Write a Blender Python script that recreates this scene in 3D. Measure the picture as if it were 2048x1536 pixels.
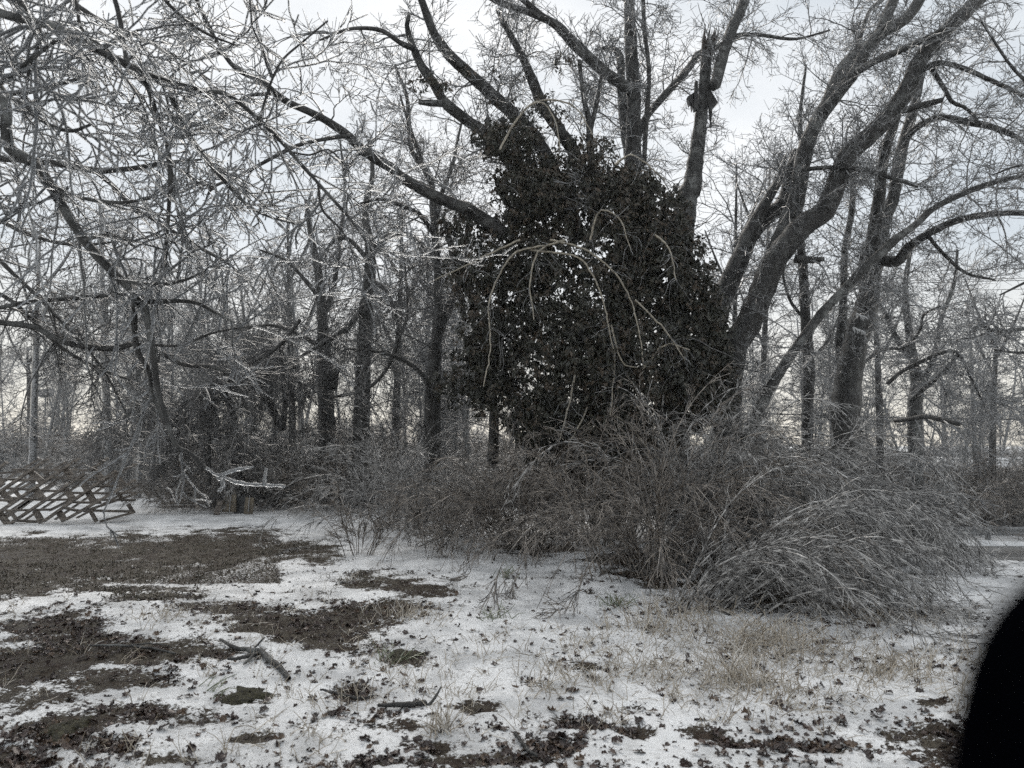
import bpy, math
import numpy as np
from mathutils import Vector, Matrix

for o in list(bpy.data.objects):
    bpy.data.objects.remove(o, do_unlink=True)
scene = bpy.context.scene
COL = scene.collection
rng = np.random.default_rng(11)

# ------------------------------------------------------------------ camera
FPX = 1421.0                      # focal length in pixels of the 2048 px wide photograph
PITCH = math.radians(4.9)
CAM = np.array([0.0, 0.0, 1.6])
cam_data = bpy.data.cameras.new('camera')
cam = bpy.data.objects.new('camera', cam_data)
COL.objects.link(cam)
cam.location = CAM
cam.rotation_euler = (math.pi / 2 + PITCH, 0, 0)
cam_data.sensor_fit = 'HORIZONTAL'
cam_data.sensor_width = 36.0
cam_data.lens = 36.0 * FPX / 2048.0
cam_data.clip_start = 0.02
cam_data.clip_end = 3000
cam_data.dof.use_dof = True
cam_data.dof.focus_distance = 9.0
cam_data.dof.aperture_fstop = 25.0 / 8.0
scene.camera = cam

# ------------------------------------------------------------------ world, sun, exposure
SUN_EL, SUN_AZ = math.radians(44), math.radians(-12)     # azimuth from +Y towards +X
world = bpy.data.worlds.new('World')
scene.world = world
world.use_nodes = True
wn, wl = world.node_tree.nodes, world.node_tree.links
wn.clear()
w_out = wn.new('ShaderNodeOutputWorld')
sky = wn.new('ShaderNodeTexSky')
sky.sky_type = 'NISHITA'
sky.sun_disc = False
sky.sun_elevation = SUN_EL
sky.sun_rotation = SUN_AZ
bg_sky = wn.new('ShaderNodeBackground'); bg_sky.inputs[1].default_value = 0.1
wl.new(sky.outputs[0], bg_sky.inputs[0])
tc = wn.new('ShaderNodeTexCoord')
mp = wn.new('ShaderNodeMapping'); mp.inputs['Scale'].default_value = (1, 1, 2.4)
wl.new(tc.outputs['Generated'], mp.inputs[0])
cn = wn.new('ShaderNodeTexNoise'); cn.inputs['Scale'].default_value = 2.3; cn.inputs['Detail'].default_value = 5
cn.inputs['Roughness'].default_value = 0.5
wl.new(mp.outputs[0], cn.inputs['Vector'])
cr = wn.new('ShaderNodeValToRGB')
cr.color_ramp.elements[0].position = 0.36; cr.color_ramp.elements[0].color = (0.60, 0.645, 0.68, 1)
cr.color_ramp.elements[1].position = 0.62; cr.color_ramp.elements[1].color = (0.87, 0.88, 0.88, 1)
wl.new(cn.outputs['Fac'], cr.inputs[0])
sx = wn.new('ShaderNodeSeparateXYZ'); wl.new(tc.outputs['Generated'], sx.inputs[0])
hz = wn.new('ShaderNodeMapRange')
hz.inputs['From Min'].default_value = 0.0; hz.inputs['From Max'].default_value = 0.24
hz.inputs['To Min'].default_value = 0.85; hz.inputs['To Max'].default_value = 0.0
wl.new(sx.outputs['Z'], hz.inputs['Value'])
wm = wn.new('ShaderNodeMixRGB'); wm.inputs[2].default_value = (1.0, 0.92, 0.78, 1)
wl.new(hz.outputs[0], wm.inputs[0]); wl.new(cr.outputs[0], wm.inputs[1])
bg_cl = wn.new('ShaderNodeBackground'); bg_cl.inputs[1].default_value = 1.02
wl.new(wm.outputs[0], bg_cl.inputs[0])
mix = wn.new('ShaderNodeMixShader'); mix.inputs[0].default_value = 0.9
wl.new(bg_sky.outputs[0], mix.inputs[1]); wl.new(bg_cl.outputs[0], mix.inputs[2])
wl.new(mix.outputs[0], w_out.inputs[0])

sun_data = bpy.data.lights.new('sun', 'SUN')
sun_data.energy = 1.5
sun_data.angle = math.radians(40)
sun_data.color = (1.0, 0.93, 0.84)
sun = bpy.data.objects.new('sun', sun_data)
COL.objects.link(sun)
sd = Vector((math.sin(SUN_AZ) * math.cos(SUN_EL), math.cos(SUN_AZ) * math.cos(SUN_EL), math.sin(SUN_EL)))
sun.rotation_euler = sd.to_track_quat('Z', 'Y').to_euler()

scene.view_settings.view_transform = 'Standard'
scene.view_settings.look = 'None'
scene.view_settings.exposure = 0.27
scene.view_settings.gamma = 1.0
scene.view_settings.use_curve_mapping = False
scene.render.engine = 'CYCLES'
cy = scene.cycles
cy.use_denoising = False
cy.denoiser = 'OPENIMAGEDENOISE'
cy.denoising_prefilter = 'ACCURATE'
cy.denoising_input_passes = 'RGB_ALBEDO_NORMAL'
cy.use_adaptive_sampling = True
cy.adaptive_threshold = 0.03
cy.max_bounces = 4
cy.diffuse_bounces = 2
cy.glossy_bounces = 2
cy.transmission_bounces = 4
cy.transparent_max_bounces = 8
cy.caustics_reflective = False
cy.caustics_refractive = False
cy.sample_clamp_indirect = 4

# ------------------------------------------------------------------ pixel <-> space
CP, SP = math.cos(PITCH), math.sin(PITCH)
def ray(px, py):
    a = (np.asarray(px, float) - 1024) / FPX; b = (768 - np.asarray(py, float)) / FPX
    return np.stack([a, CP - SP * b, SP + CP * b], -1)
def at(px, py, d):
    r = ray(px, py)
    return CAM + r * (np.asarray(d, float) / r[..., 1])[..., None]
def project(p):
    q = p - CAM
    f = q[..., 1] * CP + q[..., 2] * SP
    u = -q[..., 1] * SP + q[..., 2] * CP
    return 1024 + FPX * q[..., 0] / f, 768 - FPX * u / f

# ------------------------------------------------------------------ noise
_tab = np.random.default_rng(3).random((256, 256))
def vnoise(x, y, s=0):
    x = np.asarray(x, float) + 37.3 * s; y = np.asarray(y, float) - 11.7 * s
    xi = np.floor(x).astype(int); yi = np.floor(y).astype(int)
    fx = x - xi; fy = y - yi
    fx = fx * fx * (3 - 2 * fx); fy = fy * fy * (3 - 2 * fy)
    g = lambda i, j: _tab[(xi + i) & 255, (yi + j) & 255]
    return (g(0, 0) * (1 - fx) + g(1, 0) * fx) * (1 - fy) + (g(0, 1) * (1 - fx) + g(1, 1) * fx) * fy
def fbm(x, y, s=0, oct=4):
    t = 0; a = 0.5; n = 0
    for k in range(oct):
        t = t + a * vnoise(x * 2 ** k, y * 2 ** k, s + k); n += a; a *= 0.55
    return t / n
def sstep(a, b, x):
    t = np.clip((x - a) / (b - a), 0, 1); return t * t * (3 - 2 * t)

# ------------------------------------------------------------------ terrain height
def road_y(x):
    x = np.asarray(x, float)
    return np.where(x > 15, 23.4 - 0.06 * (x - 15), 23.4 + 0.035 * (15 - x) ** 2)
def base_z(x, y):
    """height of the land without snow relief"""
    x = np.asarray(x, float); y = np.asarray(y, float)
    dist = np.hypot(x, y)
    z = (fbm(x * 0.35, y * 0.35, 5, 3) - 0.5) * 0.22 * sstep(2, 6, dist)
    right = sstep(3.5, 9.0, x)
    drop = -2.0 * right * sstep(8.5, 20.0, y)
    t = np.abs(y - road_y(x))
    z = z * (1 - right * sstep(5.5, 3.2, t))
    rise = 1.1 * right * sstep(26.6, 40, y + 0.0)
    return z + drop + rise
def ground_at(px, py, zoff=0.0):
    """where the ray of a pixel meets the land"""
    r = ray(px, py)
    lo, hi = 1.0, 90.0
    t = np.linspace(lo, hi, 4000)
    p = CAM + r[None, :] * t[:, None]
    b = p[:, 2] < base_z(p[:, 0], p[:, 1])
    k = int(np.argmax(b)) if b.any() else len(t) - 1
    q = p[k]; q[2] = base_z(q[0], q[1]) + zoff
    return q

# ------------------------------------------------------------------ mesh builders
def mesh_from(name, verts, quads=None, tris=None, smooth=True):
    me = bpy.data.meshes.new(name)
    verts = np.ascontiguousarray(verts, np.float32)
    nq = 0 if quads is None else len(quads); nt = 0 if tris is None else len(tris)
    idx = []
    if nq: idx.append(np.asarray(quads).reshape(-1))
    if nt: idx.append(np.asarray(tris).reshape(-1))
    idx = np.concatenate(idx).astype(np.int32)
    starts = np.concatenate([np.arange(nq) * 4, nq * 4 + np.arange(nt) * 3]).astype(np.int32)
    me.vertices.add(len(verts)); me.vertices.foreach_set('co', verts.reshape(-1))
    me.loops.add(len(idx)); me.loops.foreach_set('vertex_index', idx)
    me.polygons.add(nq + nt); me.polygons.foreach_set('loop_start', starts)
    me.polygons.foreach_set('use_smooth', np.full(nq + nt, smooth))
    me.update(calc_edges=True)
    return me
def obj(name, me, mat=None, parent=None, ploc=None):
    o = bpy.data.objects.new(name, me)
    COL.objects.link(o)
    if mat is not None and me is not None and len(me.materials) == 0:
        me.materials.append(mat)
    if parent is not None:
        o.parent = parent
        o.matrix_parent_inverse = Matrix.Translation(-Vector(parent.location))
    return o
def tag(o, label=None, cat=None, group=None, kind=None):
    if label: o['label'] = label
    if cat: o['category'] = cat
    if group: o['group'] = group
    if kind: o['kind'] = kind
    return o
def empty(name, loc, label, cat, group=None):
    o = bpy.data.objects.new(name, None)
    COL.objects.link(o); o.location = Vector([float(v) for v in loc]); o.empty_display_size = 0.2
    return tag(o, label, cat, group)

def norm(v):
    return v / np.maximum(np.linalg.norm(v, axis=-1, keepdims=True), 1e-9)
def tube_arrays(pts, rad, sides, lump=0.0):
    """pts (N,K,3), rad (N,K) -> verts, quads"""
    N, K, _ = pts.shape
    tan = norm(np.gradient(pts, axis=1))
    mean = norm(pts[:, -1] - pts[:, 0] + 1e-6)
    ref = np.where(np.abs(mean[:, 2:3]) < 0.8, np.array([[0, 0, 1.0]]), np.array([[1.0, 0, 0]]))
    a = norm(np.cross(mean, ref))
    u = norm(a[:, None, :] - (a[:, None, :] * tan).sum(-1, keepdims=True) * tan)
    v = np.cross(tan, u)
    th = np.arange(sides) * 2 * math.pi / sides
    c, s = np.cos(th), np.sin(th)
    rr = rad[:, :, None] * np.ones(sides)
    if lump:
        rr = rr * (1 + lump * (rng.random((N, K, sides)) - 0.5))
    ring = pts[:, :, None, :] + rr[..., None] * (u[:, :, None, :] * c[:, None] + v[:, :, None, :] * s[:, None])
    verts = ring.reshape(-1, 3)
    i = np.arange(N)[:, None, None] * K * sides; k = np.arange(K - 1)[None, :, None] * sides; j = np.arange(sides)[None, None, :]
    j2 = (j + 1) % sides
    q = np.stack([i + k + j, i + k + j2, i + k + sides + j2, i + k + sides + j], -1).reshape(-1, 4)
    return verts, q
class Bag:
    def __init__(self): self.v = []; self.q = []; self.n = 0
    def add(self, v, q):
        self.v.append(v); self.q.append(q + self.n); self.n += len(v)
    def tubes(self, pts, rad, sides, lump=0.0):
        if len(pts): self.add(*tube_arrays(pts, rad, sides, lump))
    def build(self, name, mat, parent=None):
        return obj(name, mesh_from(name, np.concatenate(self.v), np.concatenate(self.q)), mat, parent)

def smooth_path(P, n):
    """Catmull-Rom through control rows (any number of columns), n samples"""
    P = np.asarray(P, float)
    Q = np.vstack([2 * P[0] - P[1], P, 2 * P[-1] - P[-2]])
    m = len(P) - 1
    t = np.linspace(0, m - 1e-6, n); i = t.astype(int); f = (t - i)[:, None]
    a, b, c, d = Q[i], Q[i + 1], Q[i + 2], Q[i + 3]
    return 0.5 * (2 * b + (c - a) * f + (2 * a - 5 * b + 4 * c - d) * f ** 2 + (3 * b - a - 3 * c + d) * f ** 3)

def grow(start, d, length, K, wander, grav, r0, r1, ramp=0.0):
    N = len(start)
    pts = np.empty((N, K, 3)); pts[:, 0] = start
    d = norm(d); step = (length / (K - 1))[:, None]
    g = np.zeros((N, 3)); g[:, 2] = -1
    for k in range(1, K):
        d = norm(d + wander * rng.normal(size=(N, 3)) + grav * (1 - ramp + 2 * ramp * k / (K - 1)) * g * step)
        pts[:, k] = pts[:, k - 1] + d * step
    f = np.linspace(0, 1, K)[None, :]
    rad = r0[:, None] * (1 - f) + r1[:, None] * f
    return pts, rad
def spawn(pts, rad, n, tmin, tmax, a0, a1, up=0.0):
    """n children on every row of pts"""
    N, K, _ = pts.shape
    par = np.repeat(np.arange(N), n)
    t = (tmin + (tmax - tmin) * rng.random(N * n)) * (K - 1)
    i = np.minimum(t.astype(int), K - 2); f = (t - i)[:, None]
    p = pts[par, i] * (1 - f) + pts[par, i + 1] * f
    tan = norm(pts[par, i + 1] - pts[par, i])
    r = rad[par, i] * (1 - f[:, 0]) + rad[par, i + 1] * f[:, 0]
    w = rng.normal(size=(N * n, 3)); w[:, 2] += up
    w = norm(w - (w * tan).sum(-1, keepdims=True) * tan)
    a = np.radians(a0 + (a1 - a0) * rng.random(N * n))[:, None]
    return p, tan * np.cos(a) + w * np.sin(a), r, t / (K - 1)
def U(a, b, n): return a + (b - a) * rng.random(n)

# ------------------------------------------------------------------ materials
def new_mat(name):
    m = bpy.data.materials.new(name); m.use_nodes = True
    nt = m.node_tree; nt.nodes.clear()
    out = nt.nodes.new('ShaderNodeOutputMaterial'); b = nt.nodes.new('ShaderNodeBsdfPrincipled')
    nt.links.new(b.outputs[0], out.inputs[0])
    return m, nt, b, out
def noise_mat(name, c0, c1, scale, rough=0.6, bump=0.0, bscale=None, coat=0.0, stretch=(1, 1, 1), p0=0.35, p1=0.65, detail=5, c2=None, s2=2.0, spec=0.5):
    m, nt, b, out = new_mat(name)
    N, L = nt.nodes, nt.links
    g = N.new('ShaderNodeNewGeometry')
    mp = N.new('ShaderNodeMapping'); mp.inputs['Scale'].default_value = stretch
    L.new(g.outputs['Position'], mp.inputs[0])
    n = N.new('ShaderNodeTexNoise'); n.inputs['Scale'].default_value = scale; n.inputs['Detail'].default_value = detail
    L.new(mp.outputs[0], n.inputs['Vector'])
    r = N.new('ShaderNodeValToRGB')
    r.color_ramp.elements[0].position = p0; r.color_ramp.elements[0].color = (*c0, 1)
    r.color_ramp.elements[1].position = p1; r.color_ramp.elements[1].color = (*c1, 1)
    L.new(n.outputs['Fac'], r.inputs[0])
    col = r.outputs[0]
    if c2 is not None:
        n2 = N.new('ShaderNodeTexNoise'); n2.inputs['Scale'].default_value = s2; n2.inputs['Detail'].default_value = 4
        L.new(g.outputs['Position'], n2.inputs['Vector'])
        r2 = N.new('ShaderNodeMapRange'); r2.inputs['From Min'].default_value = 0.5; r2.inputs['From Max'].default_value = 0.66
        L.new(n2.outputs['Fac'], r2.inputs['Value'])
        mx = N.new('ShaderNodeMixRGB'); mx.inputs[2].default_value = (*c2, 1)
        L.new(r2.outputs[0], mx.inputs[0]); L.new(col, mx.inputs[1]); col = mx.outputs[0]
    L.new(col, b.inputs['Base Color'])
    b.inputs['Roughness'].default_value = rough
    b.inputs['Coat Weight'].default_value = coat; b.inputs['Coat Roughness'].default_value = 0.12
    b.inputs['Specular IOR Level'].default_value = spec
    if bump:
        bp = N.new('ShaderNodeBump'); bp.inputs['Strength'].default_value = bump; bp.inputs['Distance'].default_value = 0.04
        n3 = N.new('ShaderNodeTexNoise'); n3.inputs['Scale'].default_value = bscale or scale * 2; n3.inputs['Detail'].default_value = 6
        L.new(mp.outputs[0], n3.inputs['Vector']); L.new(n3.outputs['Fac'], bp.inputs['Height']); L.new(bp.outputs[0], b.inputs['Normal'])
    return m

M = {}
M['bark_dark'] = noise_mat('bark_dark', (0.004, 0.004, 0.004), (0.026, 0.025, 0.024), 14, 0.6, 1.0, 30, 0.1, (1, 1, 0.35), c2=(0.07, 0.072, 0.07), s2=6)  # dark bark; its tone also stands in for shade on lower limbs
M['bark_grey_lit'] = noise_mat('bark_grey_lit', (0.008, 0.008, 0.008), (0.045, 0.046, 0.045), 10, 0.6, 1.0, 28, 0.1, (1, 1, 0.5), c2=(0.14, 0.145, 0.142), s2=5.5)  # paler bark copy, sky light on the upper limbs put into its colour
M['twig_ice'] = noise_mat('twig_ice', (0.012, 0.011, 0.011), (0.30, 0.31, 0.32), 30, 0.22, coat=1.0, p0=0.38, p1=0.62, detail=2)  # pale ice over dark twig; the dark-bright noise also paints in sparkle
M['twig_dark'] = noise_mat('twig_dark', (0.007, 0.006, 0.006), (0.13, 0.13, 0.13), 26, 0.25, coat=0.8, p0=0.40, p1=0.66, detail=2)
M['cane_ice'] = noise_mat('cane_ice', (0.018, 0.015, 0.013), (0.48, 0.475, 0.465), 12, 0.2, coat=1.0, p0=0.40, p1=0.62, detail=2)  # iced canes, with bright highlights painted into the contrast of the colour
M['cane_brown'] = noise_mat('cane_brown', (0.016, 0.012, 0.010), (0.28, 0.245, 0.21), 12, 0.25, coat=1.0, p0=0.36, p1=0.66, detail=2)
M['vine_cane'] = noise_mat('vine_cane', (0.10, 0.085, 0.06), (0.30, 0.27, 0.21), 20, 0.3, coat=0.8)
M['wood'] = noise_mat('weathered_wood', (0.04, 0.031, 0.025), (0.19, 0.165, 0.14), 6, 0.6, 0.5, 30, 0.3, (1, 1, 5))
M['splinter'] = noise_mat('split_wood', (0.012, 0.010, 0.009), (0.06, 0.042, 0.033), 30, 0.7, 0.8, 60, 0.1, (1, 1, 0.12))
M['plank_tan'] = noise_mat('tan_board', (0.09, 0.076, 0.056), (0.18, 0.152, 0.112), 5, 0.6, 0.3, 30)
M['dark_metal'] = noise_mat('dark_metal', (0.03, 0.033, 0.036), (0.06, 0.063, 0.066), 8, 0.5)
M['grey_metal'] = noise_mat('galvanised_metal', (0.16, 0.165, 0.17), (0.24, 0.245, 0.25), 5, 0.45)
M['wire'] = noise_mat('wire', (0.03, 0.03, 0.03), (0.06, 0.06, 0.06), 5, 0.5)
M['asphalt'] = noise_mat('asphalt', (0.05, 0.048, 0.046), (0.16, 0.157, 0.152), 1.2, 0.5, 0.2, 60, 0.2, (0.12, 2.2, 1), p0=0.4, p1=0.62)
M['snow'] = noise_mat('snow', (0.6, 0.62, 0.64), (0.78, 0.79, 0.8), 3, 0.5, 0.4, 12)
M['wall_pale'] = noise_mat('pale_siding', (0.30, 0.31, 0.31), (0.38, 0.38, 0.38), 1.5, 0.7)
M['roof_red'] = noise_mat('red_roof', (0.22, 0.06, 0.04), (0.30, 0.09, 0.06), 3, 0.7)
M['window'] = noise_mat('window_glass', (0.012, 0.014, 0.016), (0.03, 0.033, 0.036), 2, 0.1)
M['black_plastic'] = noise_mat('black_plastic', (0.0006, 0.0007, 0.0012), (0.001, 0.0011, 0.0018), 40, 1.0, spec=0.0)
M['mirror'] = noise_mat('mirror_glass', (0.6, 0.6, 0.6), (0.62, 0.62, 0.62), 1, 0.03)
M['moss'] = noise_mat('moss', (0.016, 0.014, 0.008), (0.06, 0.056, 0.026), 45, 0.8, 0.8, 120)

def ice_mat():
    m, nt, b, out = new_mat('clear_ice')
    b.inputs['Base Color'].default_value = (0.60, 0.62, 0.64, 1)
    b.inputs['Transmission Weight'].default_value = 0.88
    b.inputs['IOR'].default_value = 1.31
    b.inputs['Roughness'].default_value = 0.13
    g = nt.nodes.new('ShaderNodeNewGeometry')
    n = nt.nodes.new('ShaderNodeTexNoise'); n.inputs['Scale'].default_value = 60; n.inputs['Detail'].default_value = 2
    nt.links.new(g.outputs['Position'], n.inputs['Vector'])
    bp = nt.nodes.new('ShaderNodeBump'); bp.inputs['Strength'].default_value = 0.6; bp.inputs['Distance'].default_value = 0.01
    nt.links.new(n.outputs['Fac'], bp.inputs['Height']); nt.links.new(bp.outputs[0], b.inputs['Normal'])
    return m
M['ice'] = ice_mat()

def tint_mat(name, ramp, rough, coat, trans=0.0):
    """colour picked per leaf or blade from the 'tint' attribute"""
    m, nt, b, out = new_mat(name)
    a = nt.nodes.new('ShaderNodeAttribute'); a.attribute_name = 'tint'
    r = nt.nodes.new('ShaderNodeValToRGB')
    els = r.color_ramp.elements
    while len(els) < len(ramp): els.new(0.5)
    for e, (p, c) in zip(els, ramp):
        e.position = p; e.color = (*c, 1)
    nt.links.new(a.outputs['Fac'], r.inputs[0]); nt.links.new(r.outputs[0], b.inputs['Base Color'])
    b.inputs['Roughness'].default_value = rough
    b.inputs['Coat Weight'].default_value = coat; b.inputs['Coat Roughness'].default_value = 0.15
    return m
M['vine_leaf'] = tint_mat('vine_leaf', [(0, (0.008, 0.010, 0.006)), (0.4, (0.023, 0.025, 0.015)), (0.7, (0.036, 0.030, 0.019)), (1, (0.06, 0.043, 0.028))], 0.6, 0.16)
M['dead_leaf'] = tint_mat('dead_leaf', [(0, (0.016, 0.010, 0.009)), (0.5, (0.038, 0.022, 0.018)), (0.85, (0.07, 0.042, 0.03)), (1, (0.13, 0.09, 0.06))], 0.5, 0.35)
M['straw'] = tint_mat('iced_straw', [(0, (0.20, 0.16, 0.115)), (0.5, (0.42, 0.37, 0.295)), (1, (0.66, 0.64, 0.60))], 0.3, 0.8)
M['green_blade'] = tint_mat('iced_green_blade', [(0, (0.06, 0.075, 0.03)), (0.6, (0.16, 0.19, 0.10)), (1, (0.42, 0.44, 0.38))], 0.3, 0.8)
M['stubble'] = tint_mat('stubble', [(0, (0.02, 0.016, 0.010)), (0.5, (0.06, 0.05, 0.032)), (1, (0.22, 0.20, 0.165))], .6, .1)
def set_tint(me, vals):
    a = me.attributes.new('tint', 'FLOAT', 'POINT'); a.data.foreach_set('value', np.ascontiguousarray(vals, np.float32))

# ------------------------------------------------------------------ ground: snow sheet with bare soil patches
# (x, y, half width, half height, strength) of the bare patches, as read off the photograph
BARE = [(120, 1125, 330, 52, 1.25), (400, 1100, 250, 38, 1.2), (560, 1112, 130, 22, .95), (-60, 1160, 260, 45, 1.2), (620, 1095, 90, 9, .8), (480, 1062, 120, 8, .8), (640, 1085, 120, 6, .6),
        (130, 1270, 130, 48, 1.0), (60, 1320, 150, 55, .95), (290, 1305, 170, 32, .95), (200, 1360, 180, 30, .75), (610, 1255, 170, 42, 1.0), (720, 1215, 120, 22, .85), (690, 1290, 130, 32, .8), (770, 1165, 120, 22, 1.0), (860, 1180, 80, 14, .8),
        (430, 1215, 120, 17, .9), (330, 1195, 120, 11, .8), (260, 1180, 180, 10, .9), (810, 1318, 55, 22, .8), (700, 1385, 45, 22, .85), (320, 1370, 60, 16, .7), (490, 1400, 70, 18, .75),
        (130, 1465, 100, 40, .75), (270, 1430, 140, 28, .7), (420, 1440, 120, 24, .65), (60, 1400, 90, 30, .65), (500, 1485, 60, 18, .85), (210, 1490, 90, 26, .65),
        (1165, 1450, 55, 17, 1.0), (1285, 1468, 60, 20, 1.1), (1400, 1468, 65, 18, 1.1), (1495, 1493, 75, 12, 1.0), (1115, 1500, 60, 20, 1.0), (860, 1500, 60, 17, .9), (760, 1525, 90, 18, .8), (900, 1530, 140, 14, .85), (1620, 1500, 90, 13, .75), (1040, 1525, 80, 16, .8),
        (1160, 1335, 50, 14, .75), (1060, 1370, 40, 10, .55), (940, 1420, 50, 15, .7), (800, 1460, 45, 14, .75), (30, 1520, 80, 25, .9), (340, 1525, 90, 14, .7), (1660, 1290, 90, 12, .4), (1870, 1408, 55, 9, 1.0), (1840, 1470, 120, 20, .7), (1930, 1500, 160, 40, .7),
        (1500, 1200, 200, 40, .75), (1300, 1130, 200, 50, .8), (1750, 1230, 200, 25, .7), (1100, 1090, 160, 30, .7), (800, 1050, 120, 10, .45)]
def bare_mask(x, y):
    z = base_z(x, y)
    px, py = project(np.stack([x, y, z], -1))
    infront = y > 1.0
    m = np.zeros_like(px)
    wob = (fbm(x * 2.1, y * 2.1, 1, 4) - 0.5)
    for cx, cy_, rx, ry, s in BARE:
        d = np.sqrt(((px - cx) / rx) ** 2 + ((py - cy_) / ry) ** 2)
        m = np.maximum(m, s * np.clip(1.45 - d, 0, 1.0))
    m = np.where(infront, m, 0.35)
    m = m - .06 + 1.35 * wob + 1.0 * (fbm(x * 6.5, y * 6.5, 8, 4) - 0.5) + 0.5 * (fbm(x * 19, y * 19, 14, 3) - 0.5) + .10 * sstep(1000, 500, px) * sstep(1180, 1260, py)
    m = np.where((px < 560) & (py > 1075) & (py < 1170), np.maximum(m, .62 + .35 * wob), m)
    return m
A = np.radians(np.concatenate([np.linspace(-43, 43, 420), np.linspace(46, 314, 50)]))
R = np.concatenate([np.linspace(0.15, 2.6, 8), np.geomspace(2.7, 30, 350), np.geomspace(32, 1500, 26)])
RR, AA = np.meshgrid(R, A, indexing='ij')
GX, GY = RR * np.sin(AA), RR * np.cos(AA)
bz = base_z(GX, GY)
bm_ = bare_mask(GX, GY)
onroad = (np.abs(GY - road_y(GX)) < 3.0) & (GX > 2)
soil = sstep(0.30, 0.80, bm_)
relief = (1 - soil) * (0.008 + 0.02 * fbm(GX * 3, GY * 3, 2, 3) + 0.020 * (fbm(GX * 14, GY * 14, 4, 3) - 0.5)) + soil * (0.05 * (fbm(GX * 11, GY * 11, 6, 4) - 0.5) + .07 * (fbm(GX * 2.6, GY * 2.6, 16, 3) - .5))
relief = relief * sstep(60, 20, RR)
GZ = bz + np.where(onroad, -0.06, relief)
nr, na = GX.shape
gi = np.arange(nr * na).reshape(nr, na)
quads = np.stack([gi[:-1, :], np.roll(gi, -1, 1)[:-1, :], np.roll(gi, -1, 1)[1:, :], gi[1:, :]], -1).reshape(-1, 4)
quads = quads[:, ::-1]
gme = mesh_from('ground', np.stack([GX, GY, GZ], -1).reshape(-1, 3), quads)
at_s = gme.attributes.new('soil', 'FLOAT', 'POINT'); at_s.data.foreach_set('value', bm_.reshape(-1).astype(np.float32))
def ground_mat():
    m, nt, b, out = new_mat('icy_ground')
    N, L = nt.nodes, nt.links
    g = N.new('ShaderNodeNewGeometry')
    def noise(scale, detail=5, rough=0.55, stretch=None):
        n = N.new('ShaderNodeTexNoise'); n.inputs['Scale'].default_value = scale; n.inputs['Detail'].default_value = detail; n.inputs['Roughness'].default_value = rough
        L.new(g.outputs['Position'], n.inputs['Vector']); return n.outputs['Fac']
    def mr(v, a, b_, c=0.0, d=1.0):
        q = N.new('ShaderNodeMapRange'); q.inputs['From Min'].default_value = a; q.inputs['From Max'].default_value = b_
        q.inputs['To Min'].default_value = c; q.inputs['To Max'].default_value = d
        L.new(v, q.inputs['Value']); return q.outputs[0]
    def mixc(f, a, b_):
        q = N.new('ShaderNodeMixRGB')
        L.new(f, q.inputs[0])
        for s, v in ((1, a), (2, b_)):
            if isinstance(v, tuple): q.inputs[s].default_value = (*v, 1)
            else: L.new(v, q.inputs[s])
        return q.outputs[0]
    def add(a, b_, op='ADD'):
        q = N.new('ShaderNodeMath'); q.operation = op
        for s, v in ((0, a), (1, b_)):
            if isinstance(v, (int, float)): q.inputs[s].default_value = v
            else: L.new(v, q.inputs[s])
        return q.outputs[0]
    at_ = N.new('ShaderNodeAttribute'); at_.attribute_name = 'soil'
    fine = noise(38, 5, 0.65)
    s = add(at_.outputs['Fac'], mr(fine, 0.28, 0.72, -0.42, 0.42))
    f_soil = mr(s, 0.44, 0.60)
    icy = mr(noise(1.7, 6, 0.65), 0.44, 0.60)
    snow = mixc(icy, (0.89, 0.905, 0.92), (0.56, 0.575, 0.59))
    snow = mixc(mr(noise(7, 6, 0.7), 0.54, 0.68, 0, .45), snow, (0.45, 0.45, 0.445))
    grain = mr(noise(120, 3, 0.7), 0.38, 0.62)
    snow = mixc(add(grain, 0.20, 'MULTIPLY'), snow, (0.42, 0.41, 0.39))
    fleck = mr(noise(40, 4, 0.7), 0.555, 0.63)                    # dark crumbs of leaf and grass on the crust
    fl2 = mr(noise(0.9, 3), 0.36, 0.58)
    snow = mixc(add(fleck, add(fl2, 0.75, 'MULTIPLY'), 'MULTIPLY'), snow, (0.09, 0.072, 0.055))
    soilc = mixc(mr(noise(22, 5, 0.7), 0.35, 0.65), (0.014, 0.010, 0.008), (0.058, 0.042, 0.032))
    soilc = mixc(mr(noise(1.1, 3), 0.5, 0.68, 0, 0.6), soilc, (0.045, 0.040, 0.023))
    soilc = mixc(mr(noise(6, 5, 0.75), 0.42, 0.62), soilc, (0.085, 0.075, 0.058))
    soilc = mixc(mr(noise(55, 4, 0.75), 0.50, 0.60), soilc, (0.010, 0.007, 0.006))
    frost = mr(noise(75, 3, 0.7), 0.58, 0.70, 0, 0.45)
    soilc = mixc(frost, soilc, (0.20, 0.19, 0.175))
    col = mixc(f_soil, snow, soilc)
    L.new(col, b.inputs['Base Color'])
    L.new(mr(noise(5, 4), 0.35, 0.65, 0.35, 0.7), b.inputs['Roughness'])
    L.new(mr(f_soil, 0.0, 1.0, 0.35, 0.08), b.inputs['Specular IOR Level'])
    bp = N.new('ShaderNodeBump'); bp.inputs['Strength'].default_value = 0.8; bp.inputs['Distance'].default_value = 0.02
    L.new(add(noise(28, 6, 0.7), add(fine, 0.5, 'MULTIPLY')), bp.inputs['Height']); L.new(bp.outputs[0], b.inputs['Normal'])
    return m
ground = obj('ground', gme, ground_mat())
tag(ground, 'icy snow crust with bare brown soil patches and frozen leaves', kind='structure')
def surf_z(x, y):
    m = sstep(0.30, 0.80, bare_mask(x, y))
    return base_z(x, y) + (1 - m) * 0.018

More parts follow.
